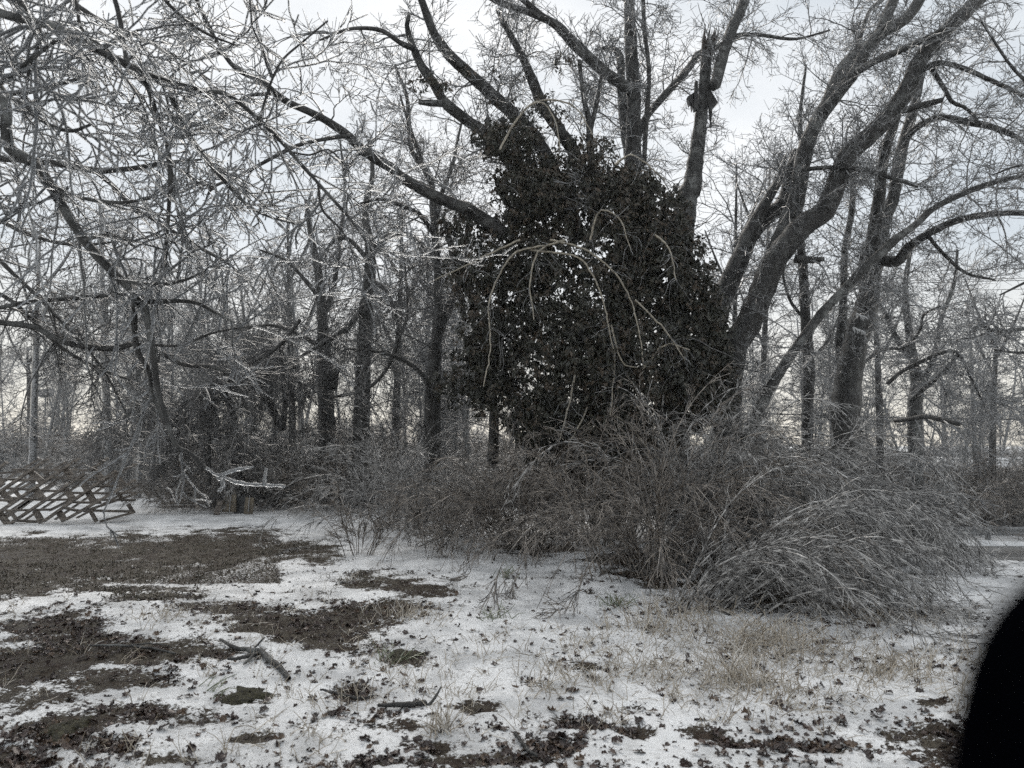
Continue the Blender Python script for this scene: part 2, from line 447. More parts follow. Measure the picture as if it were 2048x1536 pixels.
# ------------------------------------------------------------------ road, verge line, guardrail
xs = np.linspace(3, 120, 120)
def strip(off0, off1, z0):
    yc = road_y(xs)
    v = np.concatenate([np.stack([xs, yc + off0, np.full_like(xs, z0)], -1), np.stack([xs, yc + off1, np.full_like(xs, z0)], -1)])
    n = len(xs); i = np.arange(n - 1)
    return v, np.stack([i, i + 1, n + i + 1, n + i], -1)
ROAD_Z = -2.0 + 0.0
v, q = strip(-2.5, 2.5, ROAD_Z + 0.02)
road = tag(obj('road', mesh_from('road', v, q), M['asphalt']), 'grey wet asphalt road streaked with ice', kind='structure')
def ridge(name, off, w, h, mat, label):
    yc = road_y(xs); n = len(xs); rows = []
    for k, (o, hh) in enumerate(((-w, 0), (-w * .5, .7), (0, 1), (w * .5, .7), (w, 0))):
        rows.append(np.stack([xs, yc + off + o, ROAD_Z + hh * h * (0.6 + 0.8 * rng.random(n)) + 0.01], -1))
    v = np.concatenate(rows); i = np.arange(n - 1)
    q = np.concatenate([np.stack([k * n + i, k * n + i + 1, (k + 1) * n + i + 1, (k + 1) * n + i], -1) for k in range(4)])
    return tag(obj(name, mesh_from(name, v, q), mat), label, kind='structure')
ridge('snow_bank', 2.75, 0.35, 0.16, M['snow'], 'low ridge of ploughed snow along the far road edge')
ridge('snow_bank', -2.7, 0.22, 0.08, M['snow'], 'thin line of snow along the near road edge')

def box_v(c, s, ax=None):
    """8 corners of a box: centre, full sizes, optional 3x3 axes rows"""
    ax = np.eye(3) if ax is None else np.asarray(ax)
    k = np.array([[-1, -1, -1], [1, -1, -1], [1, 1, -1], [-1, 1, -1], [-1, -1, 1], [1, -1, 1], [1, 1, 1], [-1, 1, 1]]) * 0.5 * np.asarray(s)
    return np.asarray(c) + k @ ax
BOXQ = np.array([[3, 2, 1, 0], [4, 5, 6, 7], [0, 1, 5, 4], [1, 2, 6, 5], [2, 3, 7, 6], [3, 0, 4, 7]])
def box(name, c, s, mat, parent=None, ax=None):
    return obj(name, mesh_from(name, box_v(c, s, ax), BOXQ, smooth=False), mat, parent)
def beam(name, p, q, w, h, mat, parent=None):
    p, q = np.asarray(p, float), np.asarray(q, float)
    L_ = np.linalg.norm(q - p); t = (q - p) / L_
    ref = np.array([0, 1.0, 0]) if abs(t[1]) < .9 else np.array([0, 0, 1.0])
    u = np.cross(ref, t); u /= np.linalg.norm(u); w_ = np.cross(t, u)
    return box(name, (p + q) / 2, (L_, w, h), mat, parent, np.stack([t, w_, u]))

gr0 = empty('guardrail', (12, 26.3, ROAD_Z), 'grey steel guardrail along the far side of the road', 'guardrail')
prof = [(0, .30), (-.05, .34), (-.05, .40), (0, .45), (-.05, .50), (-.05, .57), (0, .61)]
gx = np.linspace(4, 70, 60)
yy = road_y(gx) + 3.15
rows = [np.stack([gx, yy + o, np.full_like(gx, ROAD_Z + h)], -1) for o, h in prof]
n = len(gx); i = np.arange(n - 1)
obj('rail', mesh_from('rail', np.concatenate(rows), np.concatenate([np.stack([k * n + i, k * n + i + 1, (k + 1) * n + i + 1, (k + 1) * n + i], -1) for k in range(len(prof) - 1)])), M['grey_metal'], gr0)
for x in np.arange(9.5, 30, 2.0):
    box('post', (x, float(road_y(x)) + 3.25, ROAD_Z + 0.28), (.12, .15, .66), M['grey_metal'], gr0)

# ------------------------------------------------------------------ trees
def limb_path(trace, n=None, jit=0.0):
    """trace rows: px, py, width in px, depth -> points and radii in space"""
    T = np.asarray(trace, float)
    ln = np.hypot(np.diff(T[:, 0]), np.diff(T[:, 1])).sum()
    n = n or max(6, int(ln / 11))
    S = smooth_path(T, n * 6)
    P_ = at(S[:, 0], S[:, 1], S[:, 3])
    al = np.concatenate([[0], np.cumsum(np.linalg.norm(np.diff(P_, axis=0), axis=1))])
    tt = np.linspace(0, al[-1], n)
    S = np.stack([np.interp(tt, al, S[:, k]) for k in range(4)], -1)
    if jit:
        S[1:-1, 0] += jit * rng.normal(size=n - 2); S[1:-1, 1] += jit * rng.normal(size=n - 2)
    p = at(S[:, 0], S[:, 1], S[:, 3])
    r = 0.5 * np.maximum(S[:, 2], 1.0) * S[:, 3] / FPX
    return p, r
def tr(pts, d0, d1=None, w0=None, w1=None):
    """short form: list of (px, py[, w]); depth runs d0->d1, width w0->w1"""
    d1 = d0 if d1 is None else d1
    m = len(pts); out = []
    for k, p in enumerate(pts):
        f = k / (m - 1)
        w = p[2] if len(p) > 2 else w0 + (w1 - w0) * f
        out.append((p[0], p[1], w, d0 + (d1 - d0) * f))
    return out
def to_ground(trace, base):
    """put the foot of a trunk on the land: base = (px, depth, width)"""
    px, d, w = base
    p = at(px, 900, d); z = float(base_z(p[0], p[1])) - 0.15
    # pixel row of the foot
    _, py = project(np.array([p[0], p[1], z]))
    return [(px, float(py), w, d)] + trace

def add_limb(root, name, trace, mat, sides=10, lump=0.12):
    p, r = limb_path(trace)
    p = np.vstack([p[0] + (p[0] - p[1]) * .2, p[0] + (p[0] - p[1]) * .05, p, p[-1] + (p[-1] - p[-2]) * 0.15]); r = np.concatenate([[r[0] * .1, r[0] * .75], r, [r[-1] * 0.05]])
    r = r * (1 + 0.10 * (rng.random(len(r)) - 0.5))
    v, q = tube_arrays(p[None], r[None], sides, lump)
    obj(name, mesh_from(name, v, q), mat, root)
    return p[2:-1], r[2:-1]

def crown(root, limbs, mat, spec, name='crown', stubs=0, ice=None, ice_extra=0.004):
    """grow branches, twigs and twiglets off traced limbs.
    spec: l1 per metre, len1, n2, len2, n3, len3, r1, r2, r3, grav, up"""
    bag = Bag(); icebag = Bag() if ice else None
    P1 = []; R1 = []
    K1 = spec.get('k1', 9)
    lim_p, lim_r = [], []
    for p, r, *mul in limbs:
        ln = np.linalg.norm(np.diff(p, axis=0), axis=1).sum()
        n = max(2, int(spec['l1'] * ln * (mul[0] if mul else 1)))
        s, d, pr, t = spawn(p[None], r[None], n, spec.get('t0', 0.06), 1.0, 25, 85, spec.get('up', 0.2))
        L_ = U(*spec['len1'], n) * (1.0 - 0.25 * t)
        r0 = np.minimum(pr * 0.7, U(*spec['r1'], n))
        a, b = grow(s, d, L_, K1, spec.get('w1', 0.16), spec['grav'], r0, r0 * 0.35)
        P1.append(a); R1.append(b)
        if stubs:
            lim_p.append(p); lim_r.append(r)
    P1 = np.concatenate(P1); R1 = np.concatenate(R1)
    s, d, pr, t = spawn(P1, R1, spec['n2'], 0.12, 1.0, 25, 70, spec.get('up', 0.2))
    N2 = len(s)
    r0 = np.minimum(pr * 0.9, spec['r2']) * U(0.8, 1.1, N2)
    P2, R2 = grow(s, d, U(*spec['len2'], N2) * (1.1 - 0.4 * t), spec.get('k2', 4), spec.get('w2', 0.2), spec['grav'], r0, r0 * 0.6)
    s, d, pr, t = spawn(P2, R2, spec['n3'], 0.15, 1.0, 25, 75, spec.get('up3', 0.3))
    N3 = len(s)
    r0 = np.full(N3, spec['r3']) * U(0.8, 1.2, N3)
    P3, R3 = grow(s, d, U(*spec['len3'], N3), spec.get('k3', 2), spec.get('w3', 0.25), spec['grav'], r0, r0 * 0.7)
    bag.tubes(P1, R1, 5); bag.tubes(P2, R2, 3); bag.tubes(P3, R3, 3)
    if stubs:
        for p, r in zip(lim_p, lim_r):
            ln = np.linalg.norm(np.diff(p, axis=0), axis=1).sum()
            n = int(stubs * ln)
            if n < 1: continue
            s, d, pr, t = spawn(p[None], r[None], n, 0.0, 1.0, 50, 95, 0.2)
            a, b = grow(s, d, U(.15, .5, n), 4, 0.3, 0.2, np.full(n, spec['r3'] * 1.1), np.full(n, spec['r3'] * .7))
            bag.tubes(a, b, 3)
            s, d, pr, t = spawn(a, b, 2, 0.3, 1.0, 30, 80, 0.2)
            a, b = grow(s, d, U(.06, .2, len(s)), 2, 0.25, 0.2, np.full(len(s), spec['r3']), np.full(len(s), spec['r3'] * .7))
            bag.tubes(a, b, 3)
    if spec.get('inner'):
        for p, r, *mul in limbs: bag.tubes(p[None], r[None] * .93, 6)
    o = bag.build(name, mat, root)
    if ice:
        icebag.tubes(P1, R1 * 1.0 + ice_extra, 6); icebag.tubes(P2, R2 + ice_extra, 6, 0.25); icebag.tubes(P3, R3 + ice_extra * .9, 5, 0.25)
        io = icebag.build('ice_glaze', ice, root); io['kind'] = 'stuff'
    return o

def make_tree(name, label, cat, base, pieces, spec, bark='bark_dark', twig='twig_ice', stubs=4, group=None, ice=None, ice_extra=0.004):
    """pieces: list of (part name, trace, material or None, grows twigs?)"""
    p0 = at(base[0], 900, base[1])
    root = empty(name, (p0[0], p0[1], float(base_z(p0[0], p0[1]))), label, cat, group)
    limbs = []
    for part, trace, mt, tw in pieces:
        p, r = add_limb(root, part, trace, M[mt or bark])
        if tw: limbs.append((p, r, float(tw)))
    crown(root, limbs, M[twig], spec, stubs=stubs, ice=ice, ice_extra=ice_extra)
    return root

SPEC_MID = dict(l1=4.2, len1=(0.7, 1.9), n2=9, len2=(0.25, 0.7), n3=6, len3=(0.08, 0.24), r1=(0.010, 0.022), r2=0.0075, r3=0.0058, grav=0.35, up=0.35)
SPEC_LEFT = dict(l1=4.5, len1=(0.8, 2.2), n2=9, len2=(0.3, 0.8), n3=6, len3=(0.10, 0.26), r1=(0.009, 0.02), r2=0.007, r3=0.0055, grav=0.75, up=0.0)

# --- right: tall tree with two leaning trunks
d = 14.0
leaning = make_tree('leaning_tree', 'tall grey tree whose twin trunks lean right, behind the shrubs', 'tree', (1448, d), [
    ('trunk', to_ground(tr([(1461, 739, 50), (1502, 637, 50), (1539, 544, 48), (1560, 505, 48), (1604, 454, 46), (1649, 420, 44), (1676, 359, 40), (1697, 308, 40), (1741, 270, 36), (1782, 226, 37), (1813, 181, 35), (1837, 126, 33), (1861, 96, 32), (1895, 58, 30), (1929, 27, 29), (1975, -20, 26)], d, d - .6), (1442, d, 62)), None, True),
    ('trunk', tr([(1530, 570, 34), (1560, 485, 38), (1575, 444, 36), (1594, 393, 34), (1608, 308, 32), (1632, 246, 30), (1656, 205, 30), (1676, 155, 28), (1703, 116, 26), (1751, 79, 24), (1779, 20, 22), (1800, -30, 20)], d + .3, d + .9), 'bark_grey_lit', True),
    ('limb', tr([(1645, 228, 26), (1690, 171, 24), (1714, 137, 23), (1734, 96, 23), (1772, 61, 24), (1816, 34, 23), (1850, -20, 20)], d + .4, d + .2), 'bark_grey_lit', True),
    ('trunk', tr([(1420, 700, 48), (1440, 610, 44), (1485, 506, 36), (1505, 454, 30), (1529, 410, 22), (1560, 359, 17), (1598, 308, 12)], d + .6, d + .9), None, True),
    ('limb', tr([(1500, 480, 24), (1540, 428, 30), (1562, 414, 32), (1572, 380, 22), (1582, 330, 16), (1590, 300, 12)], d + 1.0, d + 1.3), None, True),
    ('limb', tr([(1716, 142, 17), (1745, 125, 15), (1790, 105, 14), (1850, 78, 12), (1890, 55, 9)], d + .2, d - 1), 'bark_grey_lit', True),
    ('limb', tr([(1842, 142, 12), (1876, 126, 11), (1920, 134, 10), (1980, 160, 9), (2050, 192, 7)], d - .4, d - 1.4), None, True),
    ('limb', tr([(1865, 140, 10), (1890, 180, 9), (1905, 205, 8), (1930, 215, 7), (1955, 240, 5)], d - .4, d - .8), None, True),
    ('limb', tr([(1615, 338, 9), (1660, 335, 9), (1715, 338, 9), (1770, 352, 8), (1835, 374, 5)], d - .2, d - .9), None, True),
    ('limb', tr([(1790, 225, 14), (1840, 212, 14), (1885, 200, 10)], d - .4, d - .8), None, True),
    ('limb', tr([(1705, 118, 10), (1722, 70, 9), (1740, 20, 8), (1765, 0, 8)], d + 1, d + 2), None, True),
    ('limb', tr([(1590, 518, 18), (1620, 520, 14), (1648, 518, 9)], d - .2, d - .5), None, True),
], SPEC_MID, stubs=7)

# --- right: double-trunk tree
d = 15.2
double = make_tree('double_trunk_tree', 'dark tree splitting into two upright stems, icicle rings on its trunk', 'tree', (1690, d), [
    ('trunk', to_ground(tr([(1690, 880, 52), (1692, 807, 54), (1703, 722, 50), (1715, 668, 46), (1722, 648, 54), (1728, 630, 46), (1738, 585, 42), (1741, 534, 44), (1750, 500, 48), (1766, 450, 26), (1785, 400, 24), (1796, 342, 24), (1806, 290, 23), (1823, 232, 20), (1834, 190, 16), (1850, 120, 11)], d, d + .8), (1686, d, 60)), None, True),
    ('trunk', tr([(1740, 520, 40), (1748, 470, 28), (1758, 400, 24), (1764, 340, 22), (1774, 290, 20), (1788, 250, 18), (1800, 200, 14)], d - .1, d - .7), None, True),
    ('limb', tr([(1812, 275, 15), (1832, 256, 14), (1854, 243, 13), (1881, 234, 13), (1929, 243, 14), (1980, 253, 13), (2025, 270, 11), (2060, 290, 10)], d + .5, d - 1.2), None, True),
    ('limb', tr([(1452, 985, 22), (1476, 915, 22), (1498, 866, 22), (1533, 790, 22), (1567, 732, 21), (1608, 674, 20), (1649, 620, 19), (1693, 575, 19), (1734, 531, 19), (1772, 497, 18), (1792, 478, 17), (1833, 448, 14), (1867, 417, 13), (1929, 386, 12), (1997, 362, 11), (2060, 350, 9)], d - 1.6, d - 2.4), 'bark_grey_lit', True),
    ('limb', tr([(1762, 520, 22), (1795, 522, 22), (1820, 492, 18), (1874, 458, 15), (1929, 437, 14), (1997, 427, 12), (2060, 426, 11)], d - .1, d - 1.6), None, True),
    ('limb', tr([(1690, 860, 20), (1688, 760, 20), (1680, 690, 18), (1685, 637, 17), (1688, 560, 14), (1690, 496, 13), (1703, 427, 12), (1707, 352, 10), (1712, 280, 7)], d + 1.2, d + 1.6), None, True),
    ('limb', tr([(1855, 470, 8), (1880, 500, 7), (1930, 545, 6), (1990, 560, 4)], d - .8, d - 1.2), None, True),
], dict(SPEC_MID, l1=4.0), stubs=6)
# icicle rings of the double tree
def icicle_row(a, b, n, l0, l1, r):
    s = np.linspace(0, 1, n)[:, None]; s = a * (1 - s) + b * s
    L_ = U(l0, l1, n)
    return grow(s, np.tile([[0, 0, -1.0]], (n, 1)), L_, 3, 0.02, 0, np.full(n, r), np.full(n, r * .2))
for (ax, ay, bx, by) in ((1712, 626, 1736, 636), (1706, 654, 1730, 664)):
    a, b = at(ax, ay, 14.75), at(bx, by, 14.75)
    p, r = icicle_row(a, b, 14, .03, .12, .008)
    g = Bag(); g.tubes(p, r, 5); g.tubes(np.stack([a, (a + b) / 2, b])[None], np.full((1, 3), .010), 6)
    o = g.build('icicle_ring', M['snow'], double)

# --- right: slim straight tree between them
d = 17.5
make_tree('slim_tree', 'slim straight dark tree between leaning trunks and double tree', 'tree', (1615, d), [
    ('trunk', to_ground(tr([(1615, 842, 22), (1618, 739, 22), (1611, 637, 20), (1606, 534, 18), (1598, 440, 14), (1606, 340, 11), (1600, 240, 8), (1612, 130, 5)], d), (1616, d, 26)), None, True),
    ('limb', tr([(1610, 640, 7), (1580, 600, 6), (1565, 540, 5), (1570, 480, 3)], d, d + .5), None, True),
    ('limb', tr([(1617, 720, 8), (1650, 690, 7), (1675, 640, 5), (1690, 600, 4)], d, d + .8), None, True),
], dict(SPEC_MID, l1=3.2, n3=5), stubs=3)

# --- far right: forked pale tree across the road and arching branches
d = 26.0
make_tree('forked_tree', 'pale forked tree at far right with drooping low limb near the road', 'tree', (1832, d), [
    ('trunk', to_ground(tr([(1830, 830, 27), (1835, 773, 26), (1828, 728, 20), (1819, 671, 15), (1812, 614, 12), (1811, 560, 10), (1822, 500, 7)], d), (1832, d, 30)), 'bark_grey_lit', True),
    ('limb', tr([(1832, 730, 13), (1796, 682, 11), (1771, 628, 9), (1752, 600, 6)], d, d + 1), 'bark_grey_lit', True),
    ('limb', tr([(1838, 775, 15), (1858, 740, 13), (1873, 694, 11), (1883, 637, 9), (1908, 568, 7), (1915, 500, 5)], d, d - 1), 'bark_grey_lit', True),
    ('limb', tr([(1822, 800, 10), (1850, 775, 10), (1869, 760, 9), (1895, 735, 8), (1919, 705, 8)], d - 1, d - 4), None, True),
    ('limb', tr([(1775, 767, 8), (1805, 742, 8), (1851, 719, 8), (1880, 707, 7), (1914, 705, 7), (1945, 760, 5), (1975, 830, 3)], d - 3, d - 5), None, True),
    ('limb', tr([(1789, 842, 8), (1820, 838, 9), (1851, 833, 10), (1885, 840, 10), (1919, 849, 8)], d - 3, d - 5), None, True),
    ('limb', tr([(1725, 730, 6), (1745, 710, 6), (1770, 697, 6), (1810, 695, 6), (1840, 660, 6), (1847, 630, 5), (1880, 612, 4)], d - 4, d - 5), None, True),
], dict(SPEC_MID, l1=2.3, len1=(1.2, 3.2), n2=12, len2=(.5, 1.2), n3=6, len3=(.2, .5), r1=(.016, .034), r2=.012, r3=.010), stubs=2)
d = 11.0
make_tree('overhanging_tree', 'thin icy branches reaching in from the right edge at mid height', 'branches', (2330, d), [
    ('trunk', to_ground(tr([(2320, 700, 40), (2300, 500, 34), (2330, 250, 24), (2350, 0, 14)], d), (2330, d, 46)), None, False),
    ('limb', tr([(2315, 640, 14), (2200, 640, 11), (2048, 658, 8), (1990, 662, 7), (1960, 650, 6), (1946, 668, 4)], d), None, True),
    ('limb', tr([(2310, 560, 12), (2180, 500, 9), (2060, 560, 6), (2000, 590, 3)], d, d - .5), None, True),
    ('limb', tr([(2320, 720, 11), (2170, 690, 9), (2050, 705, 6), (1990, 700, 4)], d, d + .5), None, True),
    ('limb', tr([(2330, 250, 14), (2180, 210, 10), (2050, 160, 7), (1960, 40, 4)], d, d + .5), None, True),
    ('limb', tr([(2330, 340, 12), (2180, 330, 9), (2050, 330, 5), (1985, 350, 3)], d, d + .5), None, True),
], dict(SPEC_MID, l1=3.2), stubs=2)

# --- snag with shattered top and the fallen limb caught on it
d = 14.6
sn = at(1362, 900, d)
snag = empty('snapped_tree', (sn[0], sn[1], float(base_z(sn[0], sn[1]))), 'snapped grey trunk with splintered top rising right of the vine mass', 'tree')
p, r = add_limb(snag, 'trunk', to_ground(tr([(1352, 700, 52), (1362, 520, 46), (1373, 400, 42), (1378, 384, 44), (1384, 374, 40), (1391, 320, 33), (1398, 272, 29), (1403, 225, 26), (1408, 188, 25), (1411, 140, 23), (1413, 104, 20)], d), (1350, d, 60)), M['bark_grey_lit'], 12)
for k in range(11):                                                     # the torn fibres at the break
    f = k / 10
    x0 = 1404 + 18 * f; top = 48 + 34 * abs(math.sin(k * 2.3)) * (0.4 + 0.6 * (1 - f))
    a = at(x0, 112, d + .06 * math.sin(k * 1.9)); b = at(1411 + 26 * f + 2 * math.sin(k * 4), top, d + .05 * math.cos(k * 2.1))
    P = np.stack([a, a * .5 + b * .5 + np.array([.01 * math.sin(k), 0, 0]), b])[None]
    v, q = tube_arrays(P, np.array([[.04, .034, .008]]), 5, .5)
    obj('splinter', mesh_from('splinter', v, q, smooth=False), M['splinter'], snag)
def slab(name, poly, d0, th, mat, parent):
    pts = np.array([at(x, y, d0 + dz) for x, y, dz in poly]); n = len(pts)
    back = pts + np.array([0, th, 0])
    v = np.concatenate([pts, back]); me = bpy.data.meshes.new(name)
    me.from_pydata([tuple(a) for a in v], [], [tuple(range(n)), tuple(range(2 * n - 1, n - 1, -1))] + [(k, n + k, n + (k + 1) % n, (k + 1) % n) for k in range(n)])
    return obj(name, me, mat, parent)
slab('bark_flap', [(1391, 160, 0), (1396, 162, 0), (1396, 218, 0), (1388, 222, 0), (1389, 190, 0)], d - .35, .09, M['bark_dark'], snag)
slab('bark_flap', [(1375, 193, .0), (1389, 184, 0), (1391, 216, 0), (1388, 207, 0), (1385, 221, 0), (1383, 206, 0), (1379, 211, 0)], d - .3, .12, M['bark_dark'], snag)
slab('bark_flap', [(1414, 168, 0), (1436, 204, -.1), (1432, 210, -.1), (1425, 218, -.05), (1422, 252, 0), (1419, 215, 0), (1415, 200, 0)], d - .28, .08, M['bark_dark'], snag)
crown(snag, [(p, r)], M['twig_ice'], dict(SPEC_MID, l1=.9, t0=.5, len1=(.4, .9)), stubs=1)

# --- central tree under the vines
d = 14.2
central = make_tree('vine_laden_tree', 'large tree whose limbs fan out of the dark leafy vine mass', 'tree', (1225, d), [
    ('trunk', to_ground(tr([(1225, 800, 60), (1240, 600, 62), (1258, 450, 46), (1265, 340, 38), (1267, 260, 31), (1268, 200, 29), (1263, 110, 27), (1259, 30, 23), (1256, -30, 20)], d), (1215, d, 64)), None, True),
    ('limb', tr([(1262, 330, 24), (1250, 250, 22), (1243, 180, 19), (1240, 115, 16), (1222, 95, 10), (1190, 100, 7)], d + .5, d + .9), 'bark_grey_lit', True),
    ('limb', tr([(1262, 182, 24), (1200, 136, 23), (1143, 82, 23), (1110, 48, 19), (1062, 26, 15), (1000, 5, 14), (960, -20, 12)], d - .1, d - 1.3), 'bark_grey_lit', True),
    ('limb', tr([(1120, 58, 14), (1080, 28, 13), (1040, -5, 11)], d - .7, d - 1), None, True),
    ('limb', tr([(1210, 470, 40), (1160, 330, 27), (1120, 262, 25), (1085, 212, 24), (1064, 158, 21), (1045, 115, 16), (1020, 68, 13), (1004, 40, 12), (996, 18, 10)], d - .4, d - 1.5), None, True),
    ('limb', tr([(1160, 480, 40), (1085, 300, 30), (1030, 232, 28), (995, 200, 27), (965, 172, 25), (932, 142, 24), (900, 112, 23), (870, 70, 20), (852, 25, 17), (838, -15, 15)], d - .6, d - 2.2), None, True),
    ('limb', tr([(1085, 420, 30), (990, 285, 24), (932, 240, 23), (890, 205, 22), (868, 168, 20), (842, 130, 19), (826, 92, 14), (814, 55, 11), (818, 30, 8)], d - .8, d - 2.5), 'bark_grey_lit', True),
    ('limb', tr([(884, 207, 15), (860, 206, 13), (838, 204, 11)], d - 1.8, d - 2), 'bark_grey_lit', True),
    ('limb', tr([(828, 98, 13), (800, 85, 11), (760, 60, 9), (700, 58, 7), (640, 80, 4)], d - 2.2, d - 3), None, True),
    ('limb', tr([(1288, 330, 10), (1292, 250, 10), (1298, 150, 9), (1289, 60, 9), (1286, -10, 8)], d - .5, d - .7), None, True),
    ('limb', tr([(1275, 275, 16), (1292, 235, 15), (1316, 205, 16), (1352, 165, 16), (1382, 130, 15), (1396, 108, 14), (1430, 98, 12), (1470, 72, 10), (1520, 70, 8), (1590, 78, 6), (1660, 60, 3)], d + .8, d + 1.6), 'bark_grey_lit', True),
    ('limb', tr([(1185, 345, 18), (1180, 290, 16), (1178, 240, 14), (1168, 200, 10), (1158, 120, 8)], d - .9, d - 1.1), None, True),
    ('limb', tr([(1180, 260, 12), (1195, 200, 9), (1206, 130, 7)], d - .9, d - 1.), None, True),
    # long arching limb to the left
    ('limb', tr([(1010, 470, 32), (960, 434, 27), (933, 417, 25), (899, 405, 24), (851, 383, 23), (800, 352, 23), (783, 336, 21), (728, 303, 20), (690, 266, 18), (636, 232, 16), (581, 207, 15), (548, 185, 15), (526, 165, 12), (472, 137, 10), (437, 89, 8), (396, 7, 6), (380, -20, 6)], d - 1.5, d - 5.2), None, True),
    ('limb', tr([(545, 187, 8), (492, 193, 7), (461, 219, 7), (427, 246, 6), (359, 273, 5), (321, 294, 4)], d - 4.2, d - 5.5), None, True),
    ('limb', tr([(700, 271, 9), (640, 280, 8), (581, 297, 8), (478, 352, 7), (427, 374, 6), (410, 405, 4)], d - 3.4, d - 4.8), None, True),
    ('limb', tr([(1425, 172, 20), (1432, 165, 23), (1446, 110, 24), (1465, 55, 24), (1482, 20, 22), (1500, -30, 20)], d - .1, d + .4), 'bark_grey_lit', True),
], dict(SPEC_MID, l1=3.9, grav=.42, up=.2, t0=.12), stubs=5)

# --- left of centre: tree with crooked dark stems
d = 15.5
make_tree('crooked_tree', 'dark crooked tree with several upright stems left of the vine mass', 'tree', (862, d), [
    ('trunk', to_ground(tr([(865, 910, 34), (866, 807, 34), (871, 705, 28), (877, 637, 21), (876, 560, 17), (872, 490, 16), (866, 410, 15), (861, 359, 13), (835, 318, 12), (822, 296, 10), (817, 239, 9), (813, 191, 8), (790, 130, 5)], d), (860, d, 40)), None, True),
    ('limb', tr([(880, 660, 20), (892, 632, 18), (905, 598, 17), (922, 550, 15), (930, 500, 11), (938, 430, 8)], d, d + .6), 'bark_grey_lit', True),
    ('limb', tr([(868, 480, 10), (872, 440, 10), (866, 380, 10), (848, 340, 9), (836, 300, 8), (818, 250, 6), (800, 190, 4)], d - .2, d - .4), None, True),
    ('limb', tr([(870, 480, 10), (880, 400, 9), (905, 330, 8), (915, 280, 6), (930, 220, 4)], d - .2, d + .7), 'bark_grey_lit', True),
    ('limb', tr([(930, 640, 12), (918, 580, 11), (906, 520, 10), (895, 470, 8)], d - .6, d - .7), None, True),
    ('limb', tr([(950, 640, 12), (938, 580, 11), (926, 540, 10), (912, 508, 9), (890, 450, 7)], d - .8, d - .7), None, True),
    ('limb', tr([(862, 795, 11), (855, 770, 10), (845, 748, 9), (810, 722, 8), (775, 708, 7), (730, 700, 5), (690, 697, 3)], d - .2, d - 1), None, True),
    ('limb', tr([(868, 470, 9), (840, 430, 9), (800, 410, 8), (760, 398, 7), (710, 410, 4)], d - .2, d - 1.), None, True),
    ('limb', tr([(985, 940, 24), (988, 842, 20), (985, 780, 16), (978, 720, 12)], d - 1.5, d - 1.4), None, False),
], dict(SPEC_LEFT, l1=4.0, up=.1, grav=.5), stubs=5, twig='twig_dark')

# --- left middle: vine-hung pair of trees
d = 18.5
make_tree('vine_hung_tree', 'thick dark trunk hung with tangled bare vines, left middle', 'tree', (722, d), [
    ('trunk', to_ground(tr([(722, 890, 34), (724, 800, 32), (728, 700, 30), (734, 610, 28), (740, 540, 24), (738, 480, 18), (730, 420, 13), (745, 350, 10), (738, 280, 7)], d), (720, d, 40)), None, True),
    ('limb', tr([(660, 795, 6), (690, 790, 6), (730, 780, 7), (765, 750, 7), (785, 715, 8), (800, 670, 7), (815, 630, 6), (812, 560, 5), (806, 490, 4)], d - 1.5, d - 1.5), None, True),
    ('limb', tr([(735, 600, 12), (700, 650, 12), (672, 672, 11), (640, 690, 8), (590, 720, 5)], d - .4, d - 1.2), None, True),
    ('limb', tr([(742, 560, 9), (770, 580, 9), (795, 640, 7), (790, 700, 4)], d - .4, d - .8), None, True),
    ('limb', tr([(738, 500, 12), (780, 470, 10), (820, 470, 8), (850, 500, 6), (855, 560, 4)], d - .3, d - .6), None, True),
    ('limb', tr([(736, 520, 10), (700, 480, 9), (670, 480, 7), (640, 520, 4)], d - .3, d - .6), None, True),
], dict(SPEC_LEFT, l1=5.5, grav=1.3, len1=(1.0, 2.8), up=-.4, n2=8), stubs=7, twig='twig_dark')
d = 19.5
make_tree('dark_trunk_tree', 'dark upright tree left of the vine-hung trunk in the thicket', 'tree', (655, d), [
    ('trunk', to_ground(tr([(655, 880, 34), (652, 790, 32), (648, 700, 26), (644, 620, 20), (636, 540, 16), (622, 470, 12), (612, 400, 8)], d), (656, d, 40)), None, True),
    ('limb', tr([(668, 780, 14), (672, 750, 12), (676, 735, 9)], d - .3, d - .5), None, False),
    ('limb', tr([(645, 640, 12), (668, 570, 10), (680, 480, 8), (690, 380, 6), (680, 280, 4)], d, d + .4), None, True),
    ('limb', tr([(642, 600, 10), (610, 560, 8), (570, 520, 6), (520, 500, 4)], d, d - .5), None, True),
    ('limb', tr([(648, 700, 10), (600, 670, 8), (540, 650, 6), (480, 660, 4)], d, d - .5), None, True),
    ('limb', tr([(565, 860, 16), (545, 820, 15), (530, 780, 12), (500, 740, 7)], d - 1, d - 1.4), None, True),
    ('limb', tr([(566, 860, 12), (570, 810, 11), (568, 770, 8), (560, 700, 5)], d - 1, d - 1), None, True),
], dict(SPEC_LEFT, l1=5.0, grav=.8, len1=(1.0, 2.6)), stubs=5, twig='twig_dark')
d = 17.0
